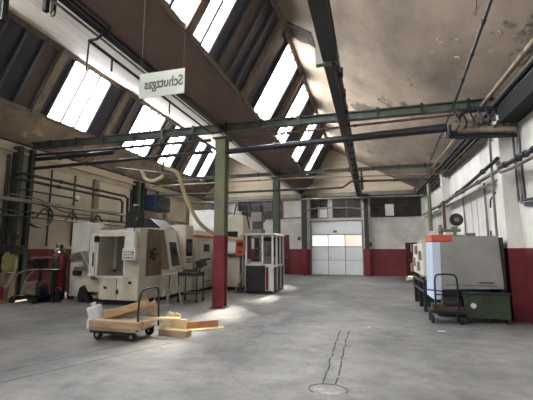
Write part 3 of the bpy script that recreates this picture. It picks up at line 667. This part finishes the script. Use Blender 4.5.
# M2 lathe, front to the aisle
m = thing('turning_machine', (-7.0, 11.1, 0), 'cream turning machine with dark slanted door, behind the milling machine', 'machine')
X1 = -6.2
MB().prism([(-8, .12), (X1, .12), (X1, .85), (X1-.1, .9), (X1-.35, 2.28), (-8, 2.28)], 10.3, 11.55).build('body', M_mach, m, bevel=.02)
MB().box(-8, X1+.03, 11.55, 12.15, .12, 2.45).build('control_cabinet', M_mach, m, bevel=.02)
box(-7.9, X1-.1, 10.35, 12.1, 0, .12).build('plinth', M_black, m)
dr = MB(); A = (X1-.09, .92); Bq = (X1-.34, 2.2)
dr.prism([A, Bq, (Bq[0]+.06, Bq[1]+.01), (A[0]+.06, A[1]+.01)], 10.72, 11.45)
d_ = dr.build('door', M_machw, m, bevel=.01)
dr = MB().prism([(A[0]+.03, A[1]+.12), (Bq[0]+.055, Bq[1]-.12), (Bq[0]+.075, Bq[1]-.12), (A[0]+.072, A[1]+.12)], 10.86, 11.32)
dr.build('door_window', M_glassd, d_)
tag(MB().prism([(X1-.12, .95), (X1-.34, 2.2), (X1-.3, 2.22), (X1-.08, .95)], 10.33, 10.7).build('side_panel', M_mbrown, m), 'oily brown panel')
MB().prism([(X1-.36, 2.28), (X1-.8, 2.62), (-7.6, 2.62), (-7.6, 2.28)], 10.6, 11.5).build('top_hood', M_dark, m)
tag(box(X1+.03, X1+.06, 11.65, 12.05, 1.35, 1.95).build('screen', M_glassd, m), 'dark screen')
for i in range(4):
    for j in range(2): box(X1+.03, X1+.045, 11.68+i*.09, 11.73+i*.09, 1.12+j*.09, 1.17+j*.09).build('key', M_black, m)
MB().box(X1+.01, X1+.03, 10.6, 10.62, .15, .84).box(X1+.0, X1+.03, 11.2, 11.22, .15, .84).build('base_seams', M_seam, m)
MB().box(-7.6, -6.9, 11.7, 12.1, 2.45, 2.6).build('cooler', M_gpipe, m)

# M3 machine with orange stripe
m = thing('machining_centre', (-7.0, 13.7, 0), 'long cream machine with an orange stripe along its top edge', 'machine')
X1 = -6.1
MB().box(-8.2, X1, 12.4, 15.2, .1, 2.02).build('body', M_mach, m, bevel=.02)
tag(MB().box(-8.22, X1+.02, 12.38, 15.22, 2.02, 2.12).build('stripe', M_orange, m), 'orange top stripe')
MB().box(-8.2, X1-.1, 12.4, 15.2, 2.12, 2.3).build('top_cover', M_machw, m)
box(-8.1, X1-.1, 12.5, 15.1, 0, .1).build('plinth', M_black, m)
MB().box(X1, X1+.03, 12.65, 13.55, .9, 1.9).build('control_panel', M_machw, m, bevel=.008)
box(X1+.03, X1+.05, 12.85, 13.35, 1.5, 1.78).build('display', M_black, m)
for i in range(6): MB().lathe((X1+.04, 12.75+i*.13, 1.2), [(.035, -.02), (.035, .02)], 10, 'X').build('dial', M_black, m)
MB().box(X1, X1+.015, 13.8, 13.82, .15, 1.95).box(X1, X1+.015, 14.5, 14.52, .15, 1.95).build('panel_seams', M_seam, m)
MB().box(X1+.0, X1+.03, 12.9, 14.8, .35, .37).build('lower_seam', M_seam, m)
# tall towers behind
m = thing('tool_magazine', (-7.2, 15.9, 0), 'grey tower block rising behind the orange-striped machine', 'machine')
MB().box(-8.0, -6.3, 15.3, 16.6, 0, 3.4).build('body', M_mach, m, bevel=.02)
MB().box(-6.3, -6.25, 15.5, 16.4, 2.4, 3.2).build('louvre_panel', M_dark, m)
MB().box(-7.8, -6.5, 15.28, 15.3, 2.5, 3.3).build('access_panel', M_machw, m)
MB().lathe((-6.9, 15.8, 3.4), [(.2, 0), (.2, .35), (.12, .45)], 14).build('motor', M_bluep, m)

# M3b tall cream cabinet with screen
m = thing('control_tower', (-5.1, 14.2, 0), 'tall cream cabinet with screens just right of the middle column', 'machine')
MB().box(-5.65, -4.72, 13.6, 14.6, .12, 2.95).build('body', M_mach, m, bevel=.03)
MB().box(-5.6, -4.78, 13.65, 14.5, 0, .12).build('plinth', M_black, m)
tag(MB().box(-5.45, -4.95, 13.57, 13.6, 1.5, 1.85).build('screen', M_paper, m), 'pale screen')
MB().box(-5.45, -4.95, 13.57, 13.6, 1.95, 2.3).build('display', M_glassd, m)
MB().box(-5.5, -4.9, 13.5, 13.6, 1.3, 1.42).build('keyboard_shelf', M_dark, m)
MB().box(-4.72, -4.6, 13.7, 14.3, 1.2, 2.2).build('side_box', M_dark, m, bevel=.01)
MB().tube([(-5.2, 13.8, 2.95), (-5.1, 13.8, 3.4), (-4.7, 13.8, 3.3), (-4.5, 13.7, 2.4)], .03, 8).build('cable', M_black, m)
MB().box(-5.3, -5.0, 13.9, 14.2, 2.95, 3.15).build('beacon_box', M_machw, m)
# exhaust ducting/blue filter stack behind
m = thing('filter_stack', (-4.9, 16.8, 2.0), 'grey filter boxes with dark cores stacked left of the second column', 'filter unit')
for k in range(2):
    MB().box(-5.35, -4.8, 16.5, 17.1, 2.1+k*.8, 2.55+k*.8).build('filter_box', M_mgrey, m, bevel=.02)
    MB().box(-5.28, -4.88, 16.52, 17.05, 2.55+k*.8, 2.9+k*.8).build('filter_core', M_slate, m)
MB().box(-5.2, -4.85, 16.6, 17.0, 0, 2.1).build('support', M_dark, m)

# M4 glazed cell
m = thing('robot_cell', (-3.8, 13.5, 0), 'glazed machine cell with pale frame and dark lower bin', 'machine')
a0, a1, b0, b1 = -4.3, -3.3, 12.75, 14.5
fr = MB()
for x in (a0, a0+.62, a1):
    fr.box(x-.03, x+.03, b0-.03, b0+.03, .1, 2.1)
for y in (b0+.6, b0+1.2, b1): fr.box(a1-.03, a1+.03, y-.03, y+.03, .1, 2.1)
fr.box(a0-.03, a0+.03, b1-.03, b1+.03, .1, 2.1)
fr.box(a0, a1, b0-.03, b0+.03, 1.0, 1.06).box(a1-.03, a1+.03, b0, b1, .95, 1.01)
fr.build('frame', M_machw, m)
MB().box(a0-.06, a1+.06, b0-.06, b1+.05, 2.1, 2.18).build('roof', M_mach, m, bevel=.01)
MB().box(a0, a0+.7, b0-.08, b0+.5, .1, 1.0).build('chip_bin', M_black, m, bevel=.02)
MB().box(a0+.72, a1-.03, b0, b0+.5, .12, .98).build('front_panel', M_machw, m)
tag(MB().box(a0+.75, a0+.85, b0-.02, b0, .15, .95).build('warning_strip', M_cred, m), 'dark red strip')
MB().box(a1-.02, a1+.01, b0+.05, b1, .12, .95).build('side_panel', M_dgreen, m)
MB().box(a0+.1, a1-.1, b1-.2, b1-.1, .9, 2.08).build('rear_wall', M_dark, m)
mc = MB().box(a0+.3, a0+.85, b0+.7, b0+1.2, 1.0, 1.3).box(a0+.4, a0+.7, b0+.8, b0+1.1, 1.3, 1.9).lathe((a0+.55, b0+.7, 1.5), [(.12, -.15), (.12, .15)], 14, 'Y')
mc.box(a0+.15, a0+.9, b0+.62, b0+.66, 1.25, 1.29).box(a0+.15, a0+.9, b0+.62, b0+.66, 1.6, 1.64)
mc.build('mechanism', M_gpipe, m)
MB().box(a0+.1, a0+.55, b0+.1, b0+.5, 1.0, 1.12).build('tray', M_mach, m)
MB().box(a0, a1, b0, b1, 0, .1).build('plinth', M_black, m)
o = thing('wall_cabinet', (-4.55, 12.9, 1.2), 'orange-red switch cabinet at the left side of the glazed cell', 'cabinet')
box(-4.75, -4.38, 12.8, 13.0, 1.35, 1.95).build('body', M_orange, o, bevel=.015)
box(-4.68, -4.45, 12.78, 12.8, 1.7, 1.85).build('display', M_black, o); MB().lathe((-4.56, 12.78, 1.5), [(.05, -.02), (.05, .02)], 12, 'Y').build('dial', M_black, o)
MB().box(-4.6, -4.52, 12.86, 12.94, 0, 1.35).box(-4.75, -4.38, 12.78, 13.05, 0, .03).build('stand', M_dark, o)
pipe([(-4.62, 12.3, .03), (-4.4, 12.35, .45), (-4.35, 12.5, .75)], .025, M_tanp, 'thin tan rod leaning against the glazed cell')

# ---------------------------------------------------------------- cart with monitor and trestle
def caster(mb, x, y, r=.05):
    mb.lathe((x, y, r), [(r*.6, -.015), (r, -.012), (r, .012), (r*.6, .015)], 14, 'X')
c = thing('tool_cart', (-5.25, 10.4, 0), 'black wheeled tool cart with a raised screen, left of the middle column', 'cart')
cx0, cx1, cy0, cy1 = -5.62, -4.95, 10.1, 10.6
MB().box(cx0, cx1, cy0, cy1, .78, .9).build('tray', M_black, c, bevel=.01)
MB().box(cx0, cx1, cy0, cy1, .25, .28).build('shelf', M_dark, c)
for x in (cx0+.03, cx1-.03):
    for y in (cy0+.03, cy1-.03):
        lg = MB().tube([(x, y, .1), (x, y, .8)], .018).build('leg', M_black, c)
        w = MB(); caster(w, x, y, .05); w.build('caster', M_rubber, lg)
MB().obox((-4.93, 10.3, 1.16), (.22, .3, .22), ry=-.4).build('screen_box', M_black, c, bevel=.01)
MB().tube([(-4.99, 10.3, .9), (-4.95, 10.3, 1.1)], .02).build('screen_post', M_black, c)
MB().tube([(-5.6, 10.12, .9), (-5.66, 10.12, 1.02), (-5.66, 10.5, 1.02), (-5.6, 10.5, .9)], .015).build('push_handle', M_steel, c)
MB().box(-5.5, -5.2, 10.2, 10.5, .9, .98).box(-5.15, -5.05, 10.2, 10.35, .9, 1.02).build('parts_box', M_dark, c)
t = thing('trestle', (-5.75, 9.8, 0), 'folding aluminium trestle before the turning machine', 'trestle')
for x, y in ((-5.9, 9.6), (-5.55, 9.75)):
    MB().obox((x-.08, y, .43), (.035, .03, .92), ry=.28).build('leg', M_alu, t)
    MB().obox((x+.14, y+.06, .43), (.035, .03, .92), ry=-.28).build('leg', M_alu, t)
MB().tube([(-5.9, 9.63, .86), (-5.5, 9.8, .86)], .025).build('top_bar', M_alu, t)
MB().tube([(-5.96, 9.6, .3), (-5.6, 9.75, .3)], .014).tube([(-5.7, 9.66, .4), (-5.4, 9.81, .4)], .014).build('cross_bar', M_alu, t)

# ---------------------------------------------------------------- flat trolley with timber
c = thing('platform_trolley', (-4.4, 5.94, 0), 'low platform trolley with tubular handle carrying timber', 'trolley')
box(-4.86, -3.9, 5.6, 6.26, .165, .2).build('platform', M_woodg, c, bevel=.006)
for y in (5.62, 6.18): box(-4.84, -3.92, y, y+.04, .12, .165).build('chassis_rail', M_black, c)
for x, y in ((-4.7, 5.67), (-4.7, 6.2), (-4.0, 5.67), (-4.0, 6.2)):
    wl = MB().lathe((x, y, .085), [(.03, -.03), (.08, -.028), (.085, -.015), (.085, .015), (.08, .028), (.03, .03)], 18, 'Y').build('wheel', M_rubber, c, smooth=True)
    MB().lathe((x, y-.032, .085), [(.03, -.005), (.03, .01)], 12, 'Y').build('hub', M_steel, wl)
MB().tube(smooth_path([(-3.89, 5.66, .17), (-3.9, 5.68, .6), (-3.89, 5.72, .8), (-3.87, 5.8, .88), (-3.85, 6.1, .89), (-3.84, 6.2, .82), (-3.84, 6.22, .6), (-3.84, 6.24, .17)], 5), .018).build('handle', M_dark, c, smooth=True)
def plank(c0, size, rz, m, lb, rx=0, ry=0, name='timber_beam', group='timber on the trolley'):
    return tag(MB().obox(c0, size, rz, rx, ry).build(name, m, bevel=.004), lb, 'timber', group)
plank((-4.350, 5.660, 0.275), (1.0, .13, .13), 0, M_woodg, 'weathered grey beam along the near edge of the trolley')
plank((-4.350, 5.820, 0.270), (1.0, .13, .12), .03, M_woodg, 'second greyish beam behind the near one on the trolley')
plank((-4.330, 5.920, 0.500), (.86, .15, .13), .12, M_wood, 'brown beam slanting upward on top of the trolley load', ry=-.3)
plank((-4.300, 6.100, 0.440), (.86, .13, .11), .3, M_wood, 'brown beam propped behind the slanting one', ry=-.3)
plank((-4.230, 6.000, 0.260), (.75, .1, .1), -.05, M_wood, 'short brown beam under the propped pair')
plank((-3.830, 6.190, 0.310), (.85, .14, .04), .2, M_woodp, 'pale board projecting to the right over the trolley end', name='timber_board')
plank((-4.700, 5.940, 0.420), (.2, .14, .1), .5, M_woodg, 'small pale offcut block at the left end of the load', name='wood_block')
plank((-3.960, 6.200, 0.460), (.16, .14, .16), .4, M_woodg, 'rounded pale block behind the slanting beams', name='wood_block')
plank((-3.52, 6.3, .055), (.62, .16, .11), -.12, M_woodg, 'greyish beam on the floor at the right end of the trolley', group='timber on the floor')
plank((-3.78, 6.42, .2), (.12, .03, .42), .4, M_woodp, 'pale board standing slanted beside the trolley, left one', ry=.5, name='timber_board', group='timber on the floor')
plank((-3.66, 6.5, .18), (.12, .03, .38), .3, M_woodp, 'pale board standing slanted beside the trolley, middle one', ry=.45, name='timber_board', group='timber on the floor')
plank((-3.58, 6.62, .12), (.22, .05, .22), .2, M_woodp, 'pale square offcut right of the slanted boards', ry=.1, name='wood_block', group='timber on the floor')
plank((-3.35, 6.92, .085), (.82, .05, .13), .62, M_woodo, 'orange-brown board standing on edge on the pale plank', name='timber_board', group='timber on the floor')
plank((-3.3, 6.85, .011), (1.02, .2, .02), .62, M_woodp, 'pale plank lying flat on the floor right of the trolley', name='timber_board', group='timber on the floor')
# white plastic canister
p = thing('plastic_canister', (-5.4, 6.4, 0), 'white plastic canister tilted on the floor left of the trolley', 'canister')
MB().obox((-5.42, 6.42, .3), (.24, .2, .3), rz=.2, ry=-.3).build('body', M_plast, p, bevel=.03)
MB().obox((-5.38, 6.4, .1), (.28, .22, .2), rz=.2).build('lower_body', M_plast, p, bevel=.03)
MB().obox((-5.48, 6.42, .48), (.07, .07, .05), rz=.2, ry=-.3).build('cap', M_plast, p)

# ---------------------------------------------------------------- left corner: gas bottles, trolley, press
def bottle(x, y, h, r, m, lb):
    b = thing('gas_bottle', (x, y, 0), lb, 'gas bottle', 'gas bottles against the left wall')
    MB().lathe((x, y, 0), [(r*.9, 0), (r, .02), (r, h*.8), (r*.88, h*.87), (r*.55, h*.92), (.035, h*.95), (.035, h)], 20).build('cylinder', m, b, smooth=True)
    vv = MB().lathe((x, y, h-.03), [(.045, 0), (.045, .12), (.02, .14)], 10).tube([(x, y, h+.04), (x+.1, y-.04, h+.04)], .025, 8)
    vv.build('valve', M_steel, b)
    return b
bottle(-10.02, 9.95, 1.4, .12, M_gbott, 'shorter green gas bottle at the back, leftmost of the row')
bottle(-9.8, 9.66, 1.5, .13, M_gbott, 'taller green gas bottle beside the red ones')
bottle(-9.52, 9.62, 1.58, .13, M_rbott, 'dark red gas bottle standing in front, left one of the red pair')
bottle(-9.36, 9.9, 1.56, .11, M_rbott, 'dark red gas bottle set back, right one of the red pair')
bottle(-9.16, 10.2, 1.5, .12, M_gybott, 'grey gas bottle right of the red ones')
g = thing('gas_gauge', (-9.5, 9.4, 1.6), 'round pressure gauge pair above the red gas bottles', 'gauge')
MB().lathe((-9.6, 9.46, 1.7), [(.06, -.02), (.07, 0), (.06, .02)], 14, 'Y').build('dial', M_steel, g)
MB().lathe((-9.42, 9.46, 1.68), [(.06, -.02), (.07, 0), (.06, .02)], 14, 'Y').build('dial', M_black, g)
MB().tube([(-9.6, 9.48, 1.66), (-9.52, 9.56, 1.62), (-9.42, 9.48, 1.64)], .02, 8).build('fitting', M_steel, g)
pipe([(-9.42, 9.42, 1.6), (-9.2, 9.5, 1.4), (-9.25, 9.5, .9), (-9.2, 9.5, .5), (-9.3, 9.5, .04)], .03, M_black, 'black rubber hose hanging from the gas gauges', 'hose', 'gas_hose', sm=6)
w = thing('welding_trolley', (-10.0, 9.0, 0), 'welding trolley with curved tube frame at the left edge', 'trolley')
MB().tube(smooth_path([(-10.35, 8.55, .15), (-10.3, 8.6, .65), (-10.1, 8.7, .92), (-9.8, 8.8, .98), (-9.1, 9.1, .98)], 5), .02).build('tube_frame', M_steel, w, smooth=True)
MB().tube(smooth_path([(-10.35, 9.0, .15), (-10.3, 9.05, .65), (-10.1, 9.15, .92), (-9.8, 9.25, .98)], 5), .02).build('tube_frame', M_steel, w, smooth=True)
MB().box(-10.3, -9.4, 8.7, 9.25, .12, .2).box(-10.2, -9.1, 8.85, 9.3, .93, .98).box(-9.2, -9.15, 9.0, 9.05, 0, .95).box(-9.75, -9.7, 9.0, 9.05, 0, .95).build('frame', M_black, w)
MB().box(-10.05, -9.62, 8.8, 9.2, .22, .62).build('power_source', M_tanp, w, bevel=.02)
MB().box(-9.6, -9.45, 8.8, 9.1, .22, .5).build('wire_feeder', M_dark, w)
for x, y in ((-10.25, 8.62), (-9.5, 8.7), (-10.25, 9.2)):
    MB().lathe((x, y, .1), [(.03, -.03), (.1, -.025), (.1, .025), (.03, .03)], 16, 'Y').build('wheel', M_rubber, w)
b = thing('bench_grinder', (-9.9, 9.2, .98), 'round dark grinder standing on the welding trolley top', 'grinder')
MB().lathe((-9.9, 9.1, 1.15), [(.05, -.3), (.14, -.28), (.15, -.05), (.1, 0), (.14, .05), (.15, .25), (.05, .3)], 18, 'X').build('motor', M_black, b, smooth=True)
MB().box(-10.15, -9.65, 9.0, 9.2, .98, 1.05).build('foot', M_dark, b)
MB().lathe((-9.7, 9.0, 1.34), [(.25, -.015), (.3, 0), (.25, .015)], 20).build('steel_disc', M_steel, b)
p = thing('drill_press', (-10.5, 8.55, 0), 'old dark drill press at the left edge of the photo', 'machine')
MB().box(-10.85, -10.35, 8.38, 8.73, 0, .9).build('cabinet', M_mbrown, p, bevel=.01)
tag(MB().box(-10.86, -10.34, 8.37, 8.39, .1, .5).build('door', M_cred, p), 'dark red door')
MB().box(-10.75, -10.1, 8.4, 8.73, 1.45, 1.72).build('head', M_black, p, bevel=.03)
MB().lathe((-10.6, 8.62, .9), [(.07, 0), (.07, 1.1)], 14).build('pillar', M_dark, p)
MB().lathe((-10.35, 8.6, 2.0), [(.03, -.06), (.13, -.04), (.13, .04), (.03, .06)], 18, 'Y').build('pulley', M_black, p)
tag(MB().lathe((-10.35, 8.5, .98), [(.16, -.05), (.2, .1), (.19, .38), (.13, .52), (.05, .56)], 16).build('cloth_cover', M_khaki, p, smooth=True), 'khaki cloth cover')
bl = thing('water_pump', (-9.6, 9.1, 0), 'small blue pump on the floor before the gas bottles', 'pump')
MB().lathe((-9.6, 9.1, .16), [(.05, -.18), (.13, -.16), (.13, .1), (.08, .16)], 16, 'X').build('motor', M_bluep, bl, smooth=True)
MB().box(-9.78, -9.42, 9.0, 9.2, 0, .05).build('foot', M_black, bl)
bn = thing('waste_bin', (-9.2, 9.2, 0), 'small black bin beside the blue pump', 'bin')
MB().lathe((-9.2, 9.2, 0), [(.11, 0), (.15, .32), (.13, .32), (.1, .02)], 16).build('shell', M_black, bn)
MB().tube([(-9.34, 9.2, .3), (-9.32, 9.2, .42), (-9.08, 9.2, .42), (-9.06, 9.2, .3)], .008, 6).build('bail', M_steel, bn)

# ---------------------------------------------------------------- right machine
m = thing('grinding_machine', (2.3, 10.5, 0), 'large grey machine against the right wall with an orange top corner', 'machine')
x0, x1, y0, y1 = 1.5, 2.86, 9.25, 12.4
MB().prism([(x0+.02, .66), (x1+.04, .72), (x1, 1.9), (x0+.14, 1.88)], y0, y0+.9).build('rear_cover', M_mgrey, m, bevel=.015)
MB().box(x0+.05, x1, y0+.9, y1, .4, 1.85).build('body', M_mgrey, m, bevel=.02)
tag(MB().prism([(x0-.06, .45), (x0+.12, .45), (x0+.15, 1.76), (x0-.02, 1.76)], y0-.02, y0+.95).build('side_trim', M_mblue, m, bevel=.01), 'pale blue-white corner panel')
tag(MB().box(x0-.03, x0+.4, y0-.03, y0+.95, 1.77, 1.93).build('corner_cap', M_orange, m, bevel=.015), 'orange corner cap')
box(x1, x1+.12, y0+.1, y1, .1, 1.86).build('side_cover', M_dgreen, m)
MB().box(x0+.1, x1, y0+.5, y1-.1, 0, .42).build('base', M_black, m)
tag(MB().box(x0-.1, x0+.05, 10.3, 12.3, .9, 1.75).build('side_panel', M_mach, m, bevel=.01), 'cream side panel')
for (yy, zz) in ((10.5, 1.3), (10.9, 1.0), (11.3, 1.45), (11.8, 1.1), (12.2, 1.5), (12.4, .9)):
    box(x0-.16, x0-.08, yy, yy+.22, zz, zz+.25).build('switch_box', M_mbrown, m)
MB().tube([(x0-.1, 10.2, .75), (x0-.1, 12.4, .75)], .04).tube([(x0-.12, 10.2, .5), (x0-.12, 12.4, .5)], .03).build('guide_rails', M_black, m)
for yy in (10.3, 11.2, 12.2): box(x0-.12, x0+.1, yy, yy+.1, 0, .8).build('support_leg', M_black, m)
MB().tube([(x0-.3, 12.6, .6), (x0-.1, 12.5, .65)], .06).build('spout', M_tanp, m)
MB().box(x0+.2, x1-.1, y0-.015, y0+.01, .78, .79).box(x0+.9, x0+1.2, y0-.02, y0+.01, .84, .86).build('cover_seam', M_black, m)
MB().box(2.3, 2.5, 9.6, 9.8, 1.9, 1.98).box(2.78, 2.82, 9.5, 9.54, 1.9, 2.02).box(2.0, 2.6, 10.1, 10.5, 1.88, 1.95).build('top_fittings', M_gpipe, m)
gp = MB().lathe((2.12, 9.9, 1.88), [(.09, 0), (.09, .04), (.04, .05), (.04, .22), (.08, .23), (.08, .27)], 14)
gp.tube([(1.78, 9.9, 2.06), (2.25, 9.9, 2.06)], .04).lathe((1.8, 9.9, 2.06), [(.06, -.06), (.09, -.04), (.09, .04), (.06, .06)], 12, 'X')
gp.tube([(1.8, 9.9, 1.9), (1.8, 9.9, 2.2)], .05)
gp.build('valve_fitting', M_gpipe, m)
gg = MB().lathe((2.16, 9.85, 2.32), [(.05, -.06), (.15, -.05), (.16, 0), (.15, .05), (.05, .06)], 22, 'Y').build('round_motor', M_black, m, smooth=True)
MB().lathe((2.16, 9.785, 2.32), [(.06, -.01), (.06, .01)], 14, 'Y').build('centre_cap', M_gpipe, gg)
# green tank
tk = thing('coolant_tank', (2.5, 9.1, 0), 'dark green stained tank at the foot of the grey machine', 'tank')
MB().hexa([(2.08, 9.08, .1), (2.93, 9.08, .1), (2.93, 9.24, .1), (2.08, 9.24, .1)], [(2.05, 9.0, .62), (2.9, 9.0, .62), (2.9, 9.24, .62), (2.05, 9.24, .62)]).build('body', M_tank, tk)
MB().box(2.03, 2.93, 8.97, 9.24, .62, .66).build('rim', M_dgreen, tk)
for x in (2.12, 2.5, 2.88):
    MB().box(x-.03, x+.03, 9.08, 9.2, 0, .1).build('foot', M_black, tk)
tag(MB().lathe((2.2, 9.02, .37), [(.055, -.012), (.055, .012)], 16, 'Y').build('round_badge', M_paper, tk), 'small white round badge')
# hand truck in front
c = thing('hand_cart', (1.6, 9.0, 0), 'black tubular cart standing before the grey machine', 'cart')
MB().tube(smooth_path([(1.4, 8.75, .3), (1.4, 8.72, .85), (1.42, 8.72, 1.0), (1.5, 8.72, 1.05), (1.75, 8.74, 1.05), (1.83, 8.75, 1.0), (1.85, 8.76, .85), (1.86, 8.78, .15)], 5), .02).tube([(1.38, 8.74, .62), (1.86, 8.76, .62)], .016).build('handle', M_black, c, smooth=True)
MB().box(1.28, 1.98, 8.72, 9.2, .22, .28).build('deck', M_black, c)
MB().tube([(1.22, 8.75, .72), (1.22, 9.1, .2)], .018).tube([(1.22, 8.75, .72), (1.9, 8.75, .66)], .014).build('side_bar', M_black, c)
for x, y in ((1.33, 8.8), (1.33, 9.12), (1.9, 8.8), (1.9, 9.12)):
    MB().lathe((x, y, .09), [(.03, -.03), (.09, -.025), (.09, .025), (.03, .03)], 16, 'X').build('wheel', M_rubber, c)
b = thing('motor_part', (1.65, 9.0, .28), 'dark machine parts heaped on the black cart', 'machine part')
MB().lathe((1.75, 8.98, .42), [(.05, -.2), (.13, -.18), (.13, .15), (.07, .2)], 16, 'X').build('motor', M_dark, b, smooth=True)
MB().box(1.35, 1.6, 8.85, 9.1, .28, .4).box(1.6, 1.95, 8.8, 8.9, .28, .36).build('bracket', M_rust, b)

# ---------------------------------------------------------------- light, camera
W = bpy.data.worlds.new('World'); S.world = W; W.use_nodes = True
bg = W.node_tree.nodes['Background']; bg.inputs[0].default_value = (.75, .85, 1, 1); bg.inputs[1].default_value = .8
sl_ = bpy.data.lights.new('sun', 'SUN'); so = bpy.data.objects.new('sun', sl_); COL.objects.link(so)
sl_.energy = 150; sl_.angle = rad(7); sl_.color = (1, .93, .82)
so.rotation_euler = Vector((-.12, -.72, -1)).to_track_quat('-Z', 'Y').to_euler(); so.location = (0, 0, 15)
cam = bpy.data.cameras.new('camera'); co = bpy.data.objects.new('camera', cam); COL.objects.link(co)
cam.sensor_width = 36; cam.sensor_fit = 'HORIZONTAL'; cam.lens = 360/533*36
co.location = (0, 0, 1.6); co.rotation_euler = (rad(90+7.751), 0, rad(15.462))
S.camera = co
S.view_settings.view_transform = 'Standard'; S.view_settings.look = 'None'; S.view_settings.gamma = 1
S.view_settings.use_curve_mapping = False
S.view_settings.exposure = 0.36
for o in COL.objects:
    if '_o' in o: del o['_o']
